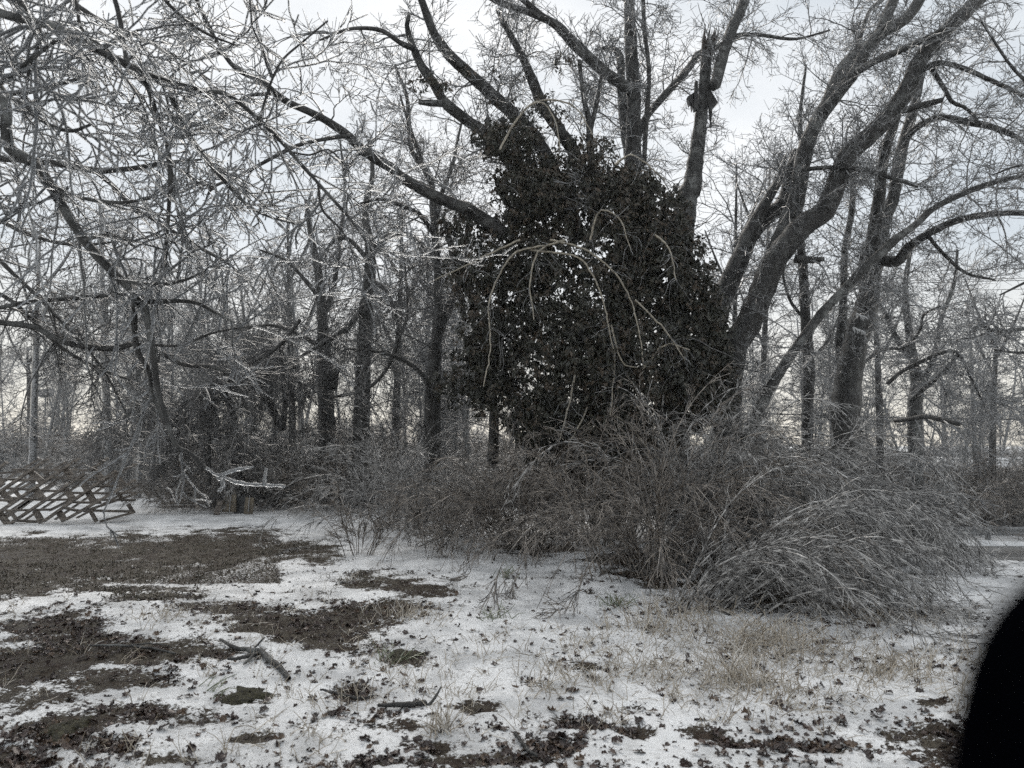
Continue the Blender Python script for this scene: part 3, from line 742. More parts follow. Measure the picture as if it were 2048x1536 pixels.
make_tree('low_vine_tangle', 'dark drooping tangle of bare vines over the left thicket', 'vines', (470, d), [
    ('stem', to_ground(tr([(478, 900, 9), (470, 840, 9), (450, 790, 9), (470, 745, 10), (530, 735, 9), (575, 760, 7), (590, 830, 4)], d), (480, d, 10)), None, True),
    ('stem', tr([(420, 980, 5), (418, 860, 7), (415, 800, 8), (430, 760, 8), (480, 745, 7), (540, 770, 5)], d, d), None, True),
    ('stem', tr([(600, 640, 8), (560, 690, 8), (500, 730, 9), (430, 760, 8), (400, 830, 5)], d + .4, d), None, True),
    ('stem', tr([(430, 770, 8), (380, 800, 7), (345, 850, 5), (340, 920, 3)], d, d), None, True),
    ('stem', tr([(320, 700, 6), (300, 780, 6), (255, 830, 6), (210, 860, 4)], d, d), None, True),
], dict(SPEC_LEFT, l1=11, grav=1.3, len1=(.7, 1.9), n2=9, up=.0, len2=(.25, .6)), stubs=10, twig='twig_dark')

# --- left: tree outside the frame whose dark limbs reach in
d = 8.5
make_tree('spreading_tree', 'dark limbs spreading in from the left edge at mid distance', 'tree', (-560, d), [
    ('trunk', to_ground(tr([(-550, 800, 90), (-540, 500, 80), (-520, 250, 70)], d), (-560, d, 110)), None, False),
    ('limb', tr([(-530, 420, 50), (-300, 340, 30), (-100, 312, 18), (14, 318, 13), (120, 328, 13), (191, 341, 13), (253, 338, 10), (335, 325, 8), (403, 319, 4)], d, d + .5), None, True),
    ('limb', tr([(191, 342, 11), (230, 375, 10), (262, 412, 9), (320, 446, 8), (400, 496, 7), (460, 530, 5), (510, 580, 3)], d + .2, d + .8), None, True),
    ('limb', tr([(335, 326, 6), (370, 345, 6), (395, 365, 5), (430, 374, 4)], d + .4, d + .6), None, True),
    ('limb', tr([(-540, 640, 36), (-300, 620, 20), (-60, 636, 13), (0, 645, 12), (70, 655, 12), (130, 685, 11), (222, 697, 12), (285, 685, 10), (330, 710, 9), (370, 730, 8), (430, 735, 8), (470, 760, 7), (490, 810, 5), (510, 860, 3)], d - .5, d + .5), None, True),
    ('limb', tr([(-60, 560, 9), (20, 600, 8), (80, 655, 8), (130, 700, 7), (200, 738, 6), (260, 760, 4)], d - .2, d + .2), None, True),
    ('limb', tr([(-100, 640, 9), (40, 607, 8), (140, 597, 8), (236, 590, 6)], d - .4, d), None, True),
    ('limb', tr([(-540, 380, 30), (-250, 180, 18), (-60, 190, 12), (60, 183, 10), (130, 165, 8), (180, 150, 5)], d - .2, d), None, True),
    ('limb', tr([(-200, 470, 14), (-60, 480, 10), (40, 560, 8), (120, 640, 6), (200, 730, 4), (260, 840, 3)], d - .3, d), None, True),
    ('limb', tr([(-530, 300, 40), (-300, 60, 24), (0, -60, 14), (200, 40, 9), (330, 100, 6), (420, 160, 4)], d, d), None, True),
    ('limb', tr([(-180, 440, 14), (-40, 430, 10), (60, 470, 8), (150, 490, 6), (260, 480, 4)], d + .4, d + .8), None, True),
], dict(SPEC_LEFT, l1=5.0, len1=(.6, 1.7), n2=9, len2=(.2, .55), n3=5, len3=(.06, .18), r1=(.006, .013), r2=.0048, r3=.0038, t0=.25), stubs=4, twig='twig_dark')

# --- near tree overhead at the left with thick clear ice on every twig
d = 3.6
near_spec = dict(k2=5, k3=3, l1=7.6, len1=(.35, 1.0), n2=5, len2=(.12, .38), n3=2, len3=(.04, .14), r1=(.003, .006), r2=.0027, r3=.0022, grav=.55, up=.15, w1=.12, w2=.15)
make_tree('overhead_tree', 'near grey branches sheathed in thick clear ice hanging in at upper left', 'tree', (-1500, d), [
    ('trunk', to_ground(tr([(-1480, 900, 330), (-1440, 300, 280), (-1400, -300, 220)], d), (-1500, d, 380)), None, False),
    ('limb', tr([(-1420, 0, 120), (-800, -60, 60), (-200, -20, 26), (27, 34, 18), (113, 55, 17), (178, 92, 15), (239, 121, 14), (308, 154, 12), (403, 181, 11), (458, 191, 9), (533, 253, 9), (581, 304, 8), (636, 366, 7), (697, 434, 6), (742, 500, 5), (760, 560, 3)], d, d), 'bark_grey_lit', True),
    ('limb', tr([(-1400, -100, 120), (-700, 0, 50), (-120, 120, 26), (0, 180, 22), (12, 270, 21), (25, 302, 24), (65, 325, 22), (100, 368, 21), (130, 420, 20), (170, 482, 19), (212, 530, 18), (245, 562, 17), (270, 585, 16), (294, 602, 13), (340, 602, 9), (390, 605, 8), (430, 625, 6), (470, 645, 4)], d, d + .2), 'bark_grey_lit', True),
    ('limb', tr([(270, 586, 13), (269, 654, 12), (276, 705, 11), (298, 742, 9), (305, 790, 7), (330, 850, 5)], d + .1, d + .3), None, .45),
    ('limb', tr([(288, 600, 13), (301, 671, 12), (309, 732, 12), (316, 780, 11), (330, 830, 10), (352, 890, 8), (380, 905, 7), (410, 935, 8), (436, 950, 7)], d + .1, d + .3), 'bark_grey_lit', .35),
    ('limb', tr([(334, 290, 9), (340, 350, 9), (338, 410, 8), (334, 480, 6), (330, 560, 4)], d - .2, d - .1), None, True),
    ('limb', tr([(225, -20, 9), (240, 40, 10), (248, 90, 9), (256, 125, 9), (290, 165, 10), (308, 210, 9), (326, 268, 8), (340, 320, 7), (345, 390, 5)], d - .1, d), None, True),
    ('limb', tr([(340, 185, 11), (352, 215, 11), (372, 255, 10), (392, 293, 9), (440, 352, 8), (492, 408, 7), (540, 434, 5), (600, 450, 3)], d, d + .2), 'bark_grey_lit', True),
    ('limb', tr([(520, 235, 5), (540, 170, 5), (565, 120, 5), (610, 80, 4), (655, 42, 4)], d, d - .1), None, True),
    ('limb', tr([(581, 304, 5), (620, 310, 4), (660, 300, 4), (700, 345, 3)], d, d), None, True),
    ('limb', tr([(636, 366, 5), (645, 420, 5), (690, 470, 4), (715, 540, 3)], d, d), None, True),
    ('limb', tr([(-300, 20, 20), (-60, 140, 14), (0, 165, 12), (60, 120, 9), (120, 75, 6)], d - .8, d - .9), 'bark_grey_lit', True),
    ('limb', tr([(-60, 165, 12), (40, 205, 10), (90, 245, 9), (140, 262, 8), (180, 250, 6)], d - .6, d - .7), 'bark_grey_lit', True),
    ('limb', tr([(-200, -80, 16), (0, -20, 10), (80, 60, 8), (60, 130, 7), (50, 200, 5)], d - .9, d - .8), 'bark_grey_lit', True),
    ('limb', tr([(100, -80, 10), (150, 0, 8), (165, 60, 6), (230, 110, 4)], d - .4, d - .3), None, True),
    ('limb', tr([(300, -60, 9), (330, 0, 8), (400, 60, 6), (470, 90, 4)], d - .1, d), None, True),
    ('limb', tr([(100, 370, 8), (160, 395, 8), (235, 405, 7), (300, 398, 5)], d, d - .1), None, True),
    ('limb', tr([(170, 480, 7), (215, 470, 7), (260, 480, 5), (330, 500, 4)], d, d - .2), None, True),
    ('limb', tr([(245, 562, 7), (310, 570, 7), (370, 560, 6), (412, 540, 4)], d, d - .1), None, True),
    ('limb', tr([(300, 690, 6), (360, 690, 5), (430, 665, 5), (505, 652, 3)], d + .2, d + .3), None, True),
], dict(near_spec, t0=.3), stubs=0, ice=M['ice'], ice_extra=.0026)
# the broken limb end at the bottom, cased in heavy ice
oh = bpy.data.objects['overhead_tree']
for trace in (tr([(412, 935, 5), (436, 950, 6), (470, 940, 8), (508, 933, 3)], 3.8), tr([(436, 950, 6), (480, 966, 8), (530, 970, 7), (571, 972, 5)], 3.8), tr([(436, 953, 8), (446, 968, 7), (438, 984, 6)], 3.8), tr([(528, 970, 7), (530, 950, 7), (533, 936, 4)], 3.8)):
    p, r = limb_path(trace, 22); ic = Bag(); ic.tubes(p[None], r[None] * (.8 + .5 * rng.random(22)), 8, .5); ic.build('ice_casing', M['ice'], oh)

# dead bird-nest-like clump of curled leaves caught in the near branches
# ------------------------------------------------------------------ leaves
def leaf_batch(pos, direc, normal, length, width, curl, tint):
    """folded leaves, 6 points and 4 quads... pos (N,3)"""
    N = len(pos)
    t = norm(direc); s = norm(np.cross(t, normal)); nn = np.cross(s, t)
    L_ = length[:, None]; W = width[:, None]; C = curl[:, None]
    a = pos
    l1 = pos + t * L_ * .42 - s * W * .5 + nn * C * .3; r1 = pos + t * L_ * .42 + s * W * .5 + nn * C * .3
    m1 = pos + t * L_ * .5 - nn * C * .25
    e = pos + t * L_ - nn * C
    V = np.stack([a, l1, m1, r1, e], 1).reshape(-1, 3)
    b = (np.arange(N) * 5)[:, None]
    T = np.concatenate([b + np.array([c]) for c in ([0, 2, 1], [0, 3, 2], [1, 2, 4], [2, 3, 4])], 0)
    return V, T, np.repeat(tint, 5)
def leaf_mesh(name, *a):
    V, T, tn = leaf_batch(*a)
    me = mesh_from(name, V, None, T); set_tint(me, tn); return me

# vine mass: lobes (px, py, rx, ry, depth, clusters)
LOBES = [(1180, 560, 150, 150, 12.6, 620), (1290, 440, 100, 95, 12.8, 480), (1330, 560, 105, 130, 12.8, 560), (1160, 720, 140, 130, 12.2, 600), (1050, 490, 95, 105, 13.0, 480), (1010, 620, 100, 110, 13.0, 460), (975, 730, 80, 90, 13.0, 360),
         (1270, 740, 140, 120, 12.2, 560), (1395, 680, 75, 140, 12.8, 440), (1060, 370, 85, 75, 12.8, 300), (1005, 275, 80, 45, 12.6, 190), (1130, 390, 100, 70, 12.9, 300), (1210, 860, 100, 70, 12.0, 360), (1090, 840, 80, 65, 12.2, 260),
         (1430, 760, 50, 90, 13.0, 200), (930, 450, 55, 45, 12.8, 110), (935, 540, 50, 60, 13., 120), (1170, 310, 70, 50, 13., 110), (960, 150, 40, 22, 12.4, 26), (860, 165, 40, 25, 12.2, 16), (1130, 130, 35, 30, 13., 10), (1060, 225, 80, 40, 12.8, 70), (1240, 370, 80, 45, 12.9, 180), (1365, 800, 70, 75, 12.4, 220), (1200, 930, 120, 45, 12.2, 140), (1290, 890, 80, 50, 12.3, 160), (1110, 915, 60, 40, 12.2, 70), (905, 760, 45, 60, 13.2, 80), (1010, 810, 70, 50, 12.6, 120)]
vp = at(1215, 900, 12.6)
vine = empty('evergreen_vine', (vp[0], vp[1], float(base_z(vp[0], vp[1]))), 'huge dark mound of leafy evergreen vine smothering the central tree', 'vine')
cl = []; ct = []
for cx, cy_, rx, ry, dd, n in LOBES:
    n = int(n * 1.2)
    g = norm(rng.normal(size=(n, 3))) * (rng.random(n) ** .33)[:, None]
    dep = dd + g[:, 1] * rx * dd / FPX * 0.9
    cl.append(at(cx + g[:, 0] * rx, cy_ + g[:, 2] * ry, dep)); ct.append(np.full(n, 0.0))
cl = np.concatenate(cl)
# uneven: drop clusters where a coarse noise is low -> gaps and clumps
gap = fbm(cl[:, 0] * 1.7 + 20, cl[:, 2] * 1.7, 3, 3) + 0.25 * sstep(-.2, .9, cl[:, 0])
cl = cl[gap > 0.40]
NC = len(cl)
per = 8
pos = np.repeat(cl, per, 0) + rng.normal(size=(NC * per, 3)) * .035
dirs = rng.normal(size=(NC * per, 3)); dirs[:, 2] = -np.abs(dirs[:, 2]) * .6 - .55; dirs[:, 1] -= .25
nrm = norm(rng.normal(size=(NC * per, 3)) + np.array([0, -.9, .6]))
ctint = np.clip(.42 + .3 * rng.normal(size=NC) + .35 * (fbm(cl[:, 0] * .8, cl[:, 2] * .8, 9, 2) - .5) + 0.12 * sstep(3.5, 6, cl[:, 2]), 0, 1)
tn = np.clip(np.repeat(ctint, per) + .1 * rng.normal(size=NC * per), 0, 1)
ln = U(.05, .12, NC * per); wd = ln * U(.36, .55, NC * per); cu = ln * U(.05, .4, NC * per)
# the 300 leaves that stand nearest the camera are objects of their own
order = np.argsort(pos[:, 1] - 2.5 * ln + .3 * rng.random(len(pos)))
big, rest = order[:300], order[300:]
o = obj('foliage', leaf_mesh('foliage', pos[rest], dirs[rest], nrm[rest], ln[rest], wd[rest], cu[rest], tn[rest]), M['vine_leaf'], vine); o['kind'] = 'stuff'
protos = []
for k in range(4):
    me = leaf_mesh('leaf', np.zeros((1, 3)), np.array([[0, 0, -1.0]]), np.array([[0, -1.0, 0]]), np.array([1.0]), np.array([.38 + .04 * k]), np.array([.1 + .05 * k]), np.array([.15 + .25 * k]))
    me.materials.append(M['vine_leaf']); protos.append(me)
def frame_matrix(p, t, nv, s):
    t = np.asarray(t) / np.linalg.norm(t); sd_ = np.cross(t, nv); sd_ /= np.linalg.norm(sd_); n2 = np.cross(sd_, t)
    # proto: t=(0,0,-1), normal=(0,-1,0) -> side = cross(t,n) = (-1,0,0)
    m = Matrix(((-sd_[0], -n2[0], -t[0]), (-sd_[1], -n2[1], -t[1]), (-sd_[2], -n2[2], -t[2])))
    return Matrix.Translation(Vector(p)) @ m.to_4x4() @ Matrix.Scale(float(s), 4)
for j in big:
    o = bpy.data.objects.new('leaf', protos[int(tn[j] * 3.99)]); COL.objects.link(o)
    o.parent = vine; o.matrix_parent_inverse = Matrix.Translation(-Vector(vine.location)); o.matrix_basis = frame_matrix(pos[j], dirs[j], nrm[j], ln[j])
g2 = []                                                                 # oversized leaves added inside the mound to block the sky behind
for cx, cy_, rx, ry, dd, n in LOBES:
    if n < 150: continue
    n2_ = int(n * .42); w3 = norm(rng.normal(size=(n2_, 3))) * (rng.random(n2_) ** .4 * .78)[:, None]
    g2.append(at(cx + w3[:, 0] * rx, cy_ + w3[:, 2] * ry, dd + .25 + np.abs(w3[:, 1]) * rx * dd / FPX))
g2 = np.concatenate(g2); n = len(g2)
o = obj('sky_block_leaves', leaf_mesh('sky_block_leaves', g2, rng.normal(size=(n, 3)) + np.array([0, 0, -.8]), norm(rng.normal(size=(n, 3)) * .5 + np.array([0, -1, .2])), U(.16, .30, n), U(.10, .18, n), U(0, .05, n), U(0, .5, n)), M['vine_leaf'], vine); o['kind'] = 'stuff'
# inner stems of the vine and draped tan canes
g = Bag()
n = 240
sel = cl[rng.integers(0, NC, n)]
a, b = grow(sel, rng.normal(size=(n, 3)) + np.array([0, 0, .2]), U(.5, 1.6, n), 8, .25, .35, U(.006, .014, n), np.full(n, .004))
g.tubes(a, b, 5)
o = g.build('inner_stems', M['twig_dark'], vine); o['kind'] = 'stuff'
DRAPE = [[(1060, 500), (1155, 515), (1189, 558), (1206, 599), (1220, 671), (1227, 698)], [(1100, 480), (1172, 500), (1227, 544), (1261, 599), (1278, 664), (1288, 732)], [(1040, 480), (988, 503), (926, 534), (870, 560)], [(1100, 490), (1030, 505), (998, 551), (977, 609), (981, 691), (967, 773)],
         [(1130, 480), (1080, 500), (1060, 560), (1068, 640)], [(1222, 650), (1235, 700), (1250, 730), (1275, 735)], [(1230, 700), (1226, 770), (1220, 830)], [(1150, 750), (1140, 800), (1128, 850), (1120, 880)], [(1175, 815), (1160, 850), (1140, 880), (1138, 910)], [(1225, 830), (1260, 850), (1290, 890), (1330, 930)],
         [(1180, 480), (1190, 440), (1205, 420), (1240, 440), (1262, 500)], [(1020, 260), (1060, 210), (1100, 200), (1150, 215), (1185, 270)], [(1000, 300), (1040, 230), (1080, 205), (1110, 240), (1120, 300)], [(1285, 740), (1330, 690), (1380, 700)], [(1270, 600), (1330, 660), (1370, 720)], [(1230, 330), (1260, 310), (1290, 325), (1330, 360)], [(1310, 470), (1340, 500), (1352, 560)]]
for k, tr_ in enumerate(DRAPE):
    p, r = limb_path(tr(tr_, 11.6, 11.3, 5, 2.6), None, .8)
    v, q = tube_arrays(p[None], r[None], 6)
    obj('cane', mesh_from('cane', v, q), M['vine_cane'], vine)
g = Bag()
P = []
for tr_ in DRAPE:
    p, r = limb_path(tr(tr_, 11.6, 11.3, 4, 2), 20)
    s, dd, pr, t = spawn(p[None], r[None], 14, .1, 1, 30, 80, 0)
    a, b = grow(s, dd, U(.15, .5, len(s)), 5, .25, .9, np.full(len(s), .006), np.full(len(s), .004)); g.tubes(a, b, 3)
n = 3200                                                                # icicles under the leaves
sel = cl[rng.integers(0, NC, n)] + rng.normal(size=(n, 3)) * .06 + np.array([0, -.08, -.06])
a, b = grow(sel, np.tile([[0, 0, -1.0]], (n, 1)), U(.03, .12, n), 2, .05, 0, np.full(n, .0045), np.full(n, .001)); g.tubes(a, b, 3)
o = g.build('icicles', M['twig_ice'], vine); o['kind'] = 'stuff'

# ------------------------------------------------------------------ shrubs
def shrub(name, label, base, ncane, clen, lean, spread, mat, n2=16, len2=(.25, .7), n3=5, len3=(.06, .2), r=.010, r2=.0048, r3=.0042, grav=.62, rad=.35, group=None, up=1.0, nown=12, ang=(8, 45), weep=1.5):
    px, py = base
    c = ground_at(px, py)
    root = empty(name, c, label, 'shrub', group)
    def part(nm, bag):
        o = obj(nm, mesh_from(nm, np.concatenate(bag.v) - c, np.concatenate(bag.q)), M[mat]); o.parent = root
        return o
    an_ = rng.random(ncane) * 2 * math.pi
    off = np.stack([np.cos(an_), np.sin(an_), np.zeros(ncane)], -1)
    s = c + off * (rad * rng.random(ncane)[:, None]); s[:, 2] = base_z(s[:, 0], s[:, 1]) - .02
    dd = off * spread * (0.2 + rng.random(ncane))[:, None] + np.array([lean[0], lean[1], up])
    dd += .12 * rng.normal(size=dd.shape)
    L_ = U(clen[0], clen[1], ncane)
    P1, R1 = grow(s, dd, L_, 18, .06, grav, np.full(ncane, r) * U(.6, 1.3, ncane), np.full(ncane, r * .4), .55)
    floor = base_z(P1[:, :, 0], P1[:, :, 1]) + .03 + .06 * rng.random((ncane, 1))
    P1[:, 1:, 2] = np.maximum(P1[:, 1:, 2], floor[:, 1:])
    for k in range(min(nown, ncane)):
        g = Bag(); g.tubes(P1[k:k + 1], R1[k:k + 1] * 1.2, 6); part('cane', g)
    g = Bag(); g.tubes(P1[nown:], R1[nown:], 4)
    s, d2, pr, t = spawn(P1, R1, n2, .18, 1, ang[0], ang[1], .1)
    N2 = len(s)
    P2, R2 = grow(s, d2, U(len2[0], len2[1], N2) * (1.15 - .5 * t), 5, .08, weep, np.full(N2, r2), np.full(N2, r2 * .7))
    fl = base_z(P2[:, :, 0], P2[:, :, 1]) + .015
    P2[:, :, 2] = np.maximum(P2[:, :, 2], fl)
    g.tubes(P2, R2, 3)
    s, d3, pr, t = spawn(P2, R2, n3, .1, 1, 15, 50, .0)
    N3 = len(s)
    P3, R3 = grow(s, d3, U(len3[0], len3[1], N3), 2, .15, weep, np.full(N3, r3), np.full(N3, r3 * .75))
    g.tubes(P3, R3, 3)
    o = part('twigs', g); o['kind'] = 'stuff'
    return root
shrub('arching_shrub', 'big brownish iced shrub weeping beneath the vine mass', (1190, 1085), 95, (1.6, 3.0), (0, -.05), .6, 'cane_brown', n2=15, len2=(.25, .8), n3=4, grav=.95, rad=.8, up=1.1, nown=20)
shrub('arching_shrub', 'tall silvery iced shrub sweeping right from beneath the snapped trunk', (1385, 1130), 105, (2.2, 4.1), (.42, -.05), .42, 'cane_ice', n2=18, len2=(.3, .9), n3=4, grav=.80, rad=.7, up=1.0, nown=30, r=.012)
shrub('arching_shrub', 'wide silvery shrub farthest right, drooping towards the road', (1565, 1115), 85, (2.0, 3.4), (.34, -.05), .45, 'cane_ice', n2=18, len2=(.3, .9), n3=4, grav=.85, rad=.7, up=.95, nown=30, r=.011)
shrub('arching_shrub', 'low near shrub with long pale canes arching right over the straw', (1440, 1215), 60, (1.6, 3.0), (.75, -.1), .35, 'cane_ice', n2=14, len2=(.2, .6), n3=4, grav=.95, rad=.6, r=.009, r2=.0036, r3=.003, up=.9, nown=24)
shrub('arching_shrub', 'matted brown shrub in the middle between brown and silvery ones', (1310, 1160), 65, (1.6, 2.9), (.05, -.15), .6, 'cane_brown', n2=15, n3=4, grav=.95, rad=.8, up=1.0, nown=16)
shrub('arching_shrub', 'brown iced shrub bulging left at the foot of the vine mass', (1040, 1100), 60, (1.4, 2.6), (-.1, -.1), .6, 'cane_brown', n2=14, n3=4, grav=.9, rad=.6, nown=16)
shrub('arching_shrub', 'open twiggy shrub with fine canes standing left of centre', (790, 1060), 60, (1.6, 2.9), (-.05, -.1), .7, 'cane_ice', n2=13, n3=4, grav=.72, rad=.5, weep=1.0)
shrub('arching_shrub', 'small brownish shrub between the brown field and the vine mound', (890, 1105), 26, (.7, 1.4), (0, -.1), .6, 'cane_brown', n2=9, len2=(.15, .4), grav=.7, rad=.35, r=.006, nown=8)
shrub('arching_shrub', 'sparse upright little shrub at the edge of the brown field', (718, 1112), 14, (.6, 1.2), (0, -.1), .5, 'cane_brown', n2=7, len2=(.12, .35), grav=.6, rad=.2, r=.006, nown=8)
brush_a = shrub('arching_shrub', 'dense grey brush behind the brown field, left of the crooked tree', (600, 1010), 60, (1.6, 3.0), (0, 0), .8, 'cane_ice', n2=14, grav=.5, rad=1.2, r=.009, r2=.0065, r3=.006)
shrub('arching_shrub', 'pale drooping brush behind the wooden rack, at the left', (250, 985), 50, (1.6, 3.2), (0, 0), .7, 'cane_ice', n2=14, grav=.6, rad=1.2, r=.009, r2=.006, r3=.0052)
brush_b = shrub('arching_shrub', 'iced brush below the double-trunk tree', (1560, 1010), 60, (1.6, 3.2), (.1, 0), .8, 'cane_brown', n2=14, grav=.52, rad=1.2, r=.009, r2=.0065, r3=.006)

# ------------------------------------------------------------------ far woods and undergrowth (uncountable masses)
def wood_mass(name, label, mat, spots, hgt, spec):
    g = Bag()
    S = np.array(spots); n = len(S)
    z = base_z(S[:, 0], S[:, 1])
    s = np.stack([S[:, 0], S[:, 1], z - .1], -1)
    h = U(*hgt, n)
    P1, R1 = grow(s, np.array([0, 0, 1.0]) + .12 * rng.normal(size=(n, 3)), h, 10, .08, -.02, h * spec['rt'], h * spec['rt'] * .25)
    g.tubes(P1, R1, 5)
    s, d2, pr, t = spawn(P1, R1, spec['n1'], .18, 1, 25, 65, .6)
    N = len(s)
    P2, R2 = grow(s, d2, np.repeat(h, spec['n1']) * U(.18, .42, N) * (1.2 - .6 * t), 6, .16, spec['grav'], np.maximum(pr * .45, spec['r3']), np.full(N, spec['r3']))
    g.tubes(P2, R2, 3)
    s, d3, pr, t = spawn(P2, R2, spec['n2'], .1, 1, 20, 70, .3)
    N = len(s)
    P3, R3 = grow(s, d3, U(*spec['len3'], N), 3, .2, spec['grav'], np.full(N, spec['r3']), np.full(N, spec['r3'] * .7))
    g.tubes(P3, R3, 3)
    o = g.build(name, mat)
    return tag(o, label, kind='stuff')
sp = []
for k in range(46):
    x = U(-42, 55, 1)[0]; y = U(36, 60, 1)[0]; sp.append((x, y))
wood_mass('far_woods', 'hazy grey band of bare far woods behind everything', M['twig_ice'], sp, (6, 12), dict(rt=.012, n1=16, n2=7, grav=.02, r3=.02, len3=(.6, 1.8)))
def instanced_mass(name, label, pts, rot, scl, pick, sources):
    """one uncountable mass: real meshes of the scene repeated on points by geometry nodes"""
    me = bpy.data.meshes.new(name)
    me.from_pydata([tuple(map(float, p)) for p in pts], [], [])
    a = me.attributes.new('rot', 'FLOAT_VECTOR', 'POINT'); a.data.foreach_set('vector', np.asarray(rot, np.float32).reshape(-1))
    a = me.attributes.new('scl', 'FLOAT', 'POINT'); a.data.foreach_set('value', np.asarray(scl, np.float32))
    a = me.attributes.new('pick', 'INT', 'POINT'); a.data.foreach_set('value', np.asarray(pick, np.int32))
    o = bpy.data.objects.new(name, me); COL.objects.link(o)
    ng = bpy.data.node_groups.new(name, 'GeometryNodeTree')
    ng.interface.new_socket('Geometry', in_out='INPUT', socket_type='NodeSocketGeometry')
    ng.interface.new_socket('Geometry', in_out='OUTPUT', socket_type='NodeSocketGeometry')
    N, L = ng.nodes, ng.links
    gi_ = N.new('NodeGroupInput'); go = N.new('NodeGroupOutput'); join = N.new('GeometryNodeJoinGeometry')
    def attr(nm, ty):
        q = N.new('GeometryNodeInputNamedAttribute'); q.data_type = ty; q.inputs['Name'].default_value = nm
        return q.outputs['Attribute']
    ar, asc, ap = attr('rot', 'FLOAT_VECTOR'), attr('scl', 'FLOAT'), attr('pick', 'INT')
    for k, src in enumerate(sources):
        oi = N.new('GeometryNodeObjectInfo'); oi.transform_space = 'ORIGINAL'; oi.inputs['Object'].default_value = src
        cmp_ = N.new('FunctionNodeCompare'); cmp_.data_type = 'INT'; cmp_.operation = 'EQUAL'
        ints = [i_ for i_ in cmp_.inputs if i_.type == 'INT']
        L.new(ap, ints[0]); ints[1].default_value = k
        ip = N.new('GeometryNodeInstanceOnPoints')
        e2r = N.new('FunctionNodeEulerToRotation')
        L.new(ar, e2r.inputs[0])
        L.new(gi_.outputs[0], ip.inputs['Points']); L.new(cmp_.outputs[0], ip.inputs['Selection'])
        L.new(oi.outputs['Geometry'], ip.inputs['Instance']); L.new(e2r.outputs[0], ip.inputs['Rotation']); L.new(asc, ip.inputs['Scale'])
        L.new(ip.outputs[0], join.inputs[0])
    L.new(join.outputs[0], go.inputs[0])
    md = o.modifiers.new('scatter', 'NODES'); md.node_group = ng
    return tag(o, label, kind='stuff')
tw_a = [c for c in brush_a.children if c.name.startswith('twigs')][0]
tw_b = [c for c in brush_b.children if c.name.startswith('twigs')][0]
def brush_field(name, label, boxes, s0, s1):
    P = []
    for x0, x1, y0, y1, n in boxes:
        x = U(x0, x1, n); y = U(y0, y1, n); P.append(np.stack([x, y, base_z(x, y) - .05], -1))
    P = np.concatenate(P); n = len(P)
    rot = np.stack([np.zeros(n), np.zeros(n), rng.random(n) * 6.28], -1)
    return instanced_mass(name, label, P, rot, U(s0, s1, n), rng.integers(0, 2, n), [tw_a, tw_b])
brush_field('undergrowth', 'grey brown tangle of iced undergrowth below the trees', [(-9.5, 2.0, 17, 26, 46), (4.0, 8.0, 14, 18.5, 10), (-22, -10, 26, 34, 18)], .5, .85)
brush_field('roadside_brush', 'dim scrub on the bank across the road', [(10, 34, 28.5, 36, 50), (10, 50, 36, 46, 30)], .7, 1.3)
brush_field('far_thicket', 'low hazy thicket closing the far distance', [(-60, 60, 50, 75, 90), (-34, -12, 36, 50, 14), (-12, 20, 30, 46, 24)], .9, 1.7)

# individual background trees
def far_tree(px, d, w, topy, label, seed, lean=0):
    pts = [(px, 880, w), (px + lean * .3, 760, w * .9), (px + lean * .7, (topy + 760) / 2, w * .6), (px + lean, topy, w * .25)]
    tr0 = to_ground(tr(pts, d), (px, d, w * 1.1))
    pcs = [('trunk', tr0, None, True)]
    for k in range(3):
        yy = 780 - (780 - topy) * (.2 + .22 * k); sgn = -1 if (k + seed) % 2 else 1
        pcs.append(('limb', tr([(px + lean * .4, yy, w * .5), (px + sgn * 30 + lean * .5, yy - 55, w * .4), (px + sgn * 60 + lean * .6, yy - 130, w * .2)], d, d + .5), None, True))
    return make_tree('background_tree', label, 'tree', (px, d), pcs, dict(SPEC_MID, inner=True, l1=2.1, len1=(1.2, 3.), n2=9, len2=(.4, 1.1), n3=4, len3=(.2, .5), r1=(.014, .03), r2=.011, r3=.009), stubs=2.5, group='bare trees in the background')
bt_a = far_tree(790, 27, 16, 420, 'bare background tree between vine-hung trunk and crooked tree', 1, 15)
bt_b = far_tree(585, 26, 14, 430, 'bare background tree left of the two dark thicket trunks', 2, -10)
far_tree(1520, 25, 14, 330, 'bare background tree behind the leaning trunks', 3, 20)
far_tree(1465, 21, 13, 330, 'slim bare tree just right of the vine mass', 6, 8)
far_tree(1760, 30, 14, 520, 'bare background tree right of the double trunk', 4, -12)
far_tree(1985, 33, 13, 640, 'small forked bare tree across the road at right', 5, 10)
far_tree(300, 32, 14, 560, 'bare background tree above the pale brush at left', 7, 14)
far_tree(60, 48, 10, 700, 'small hazy bare tree left of the antenna mast', 8, -6)

crowns = []
for bt in (bt_a, bt_b):
    c = [k for k in bt.children if k.name.startswith('crown')][0]
    c.data.transform(Matrix.Translation(-bt.location)); c.matrix_parent_inverse = Matrix.Identity(4); crowns.append(c)
P = []
for x0, x1, y0, y1, n in ((-15, -2, 21, 32, 26), (-6, 2, 22, 30, 6), (6, 13, 21.5, 22, 0), (7, 30, 29, 42, 20), (-30, -14, 34, 48, 10), (-40, 45, 46, 60, 30)):
    x = U(x0, x1, n); y = U(y0, y1, n); P.append(np.stack([x, y, base_z(x, y) - .1], -1))
P = np.concatenate(P); n = len(P)
instanced_mass('bare_thicket', 'dense mass of thin bare trees and vines behind the yard', P, np.stack([.08 * rng.normal(size=n), .08 * rng.normal(size=n), rng.random(n) * 6.28], -1), U(.45, .95, n), rng.integers(0, 2, n), crowns)

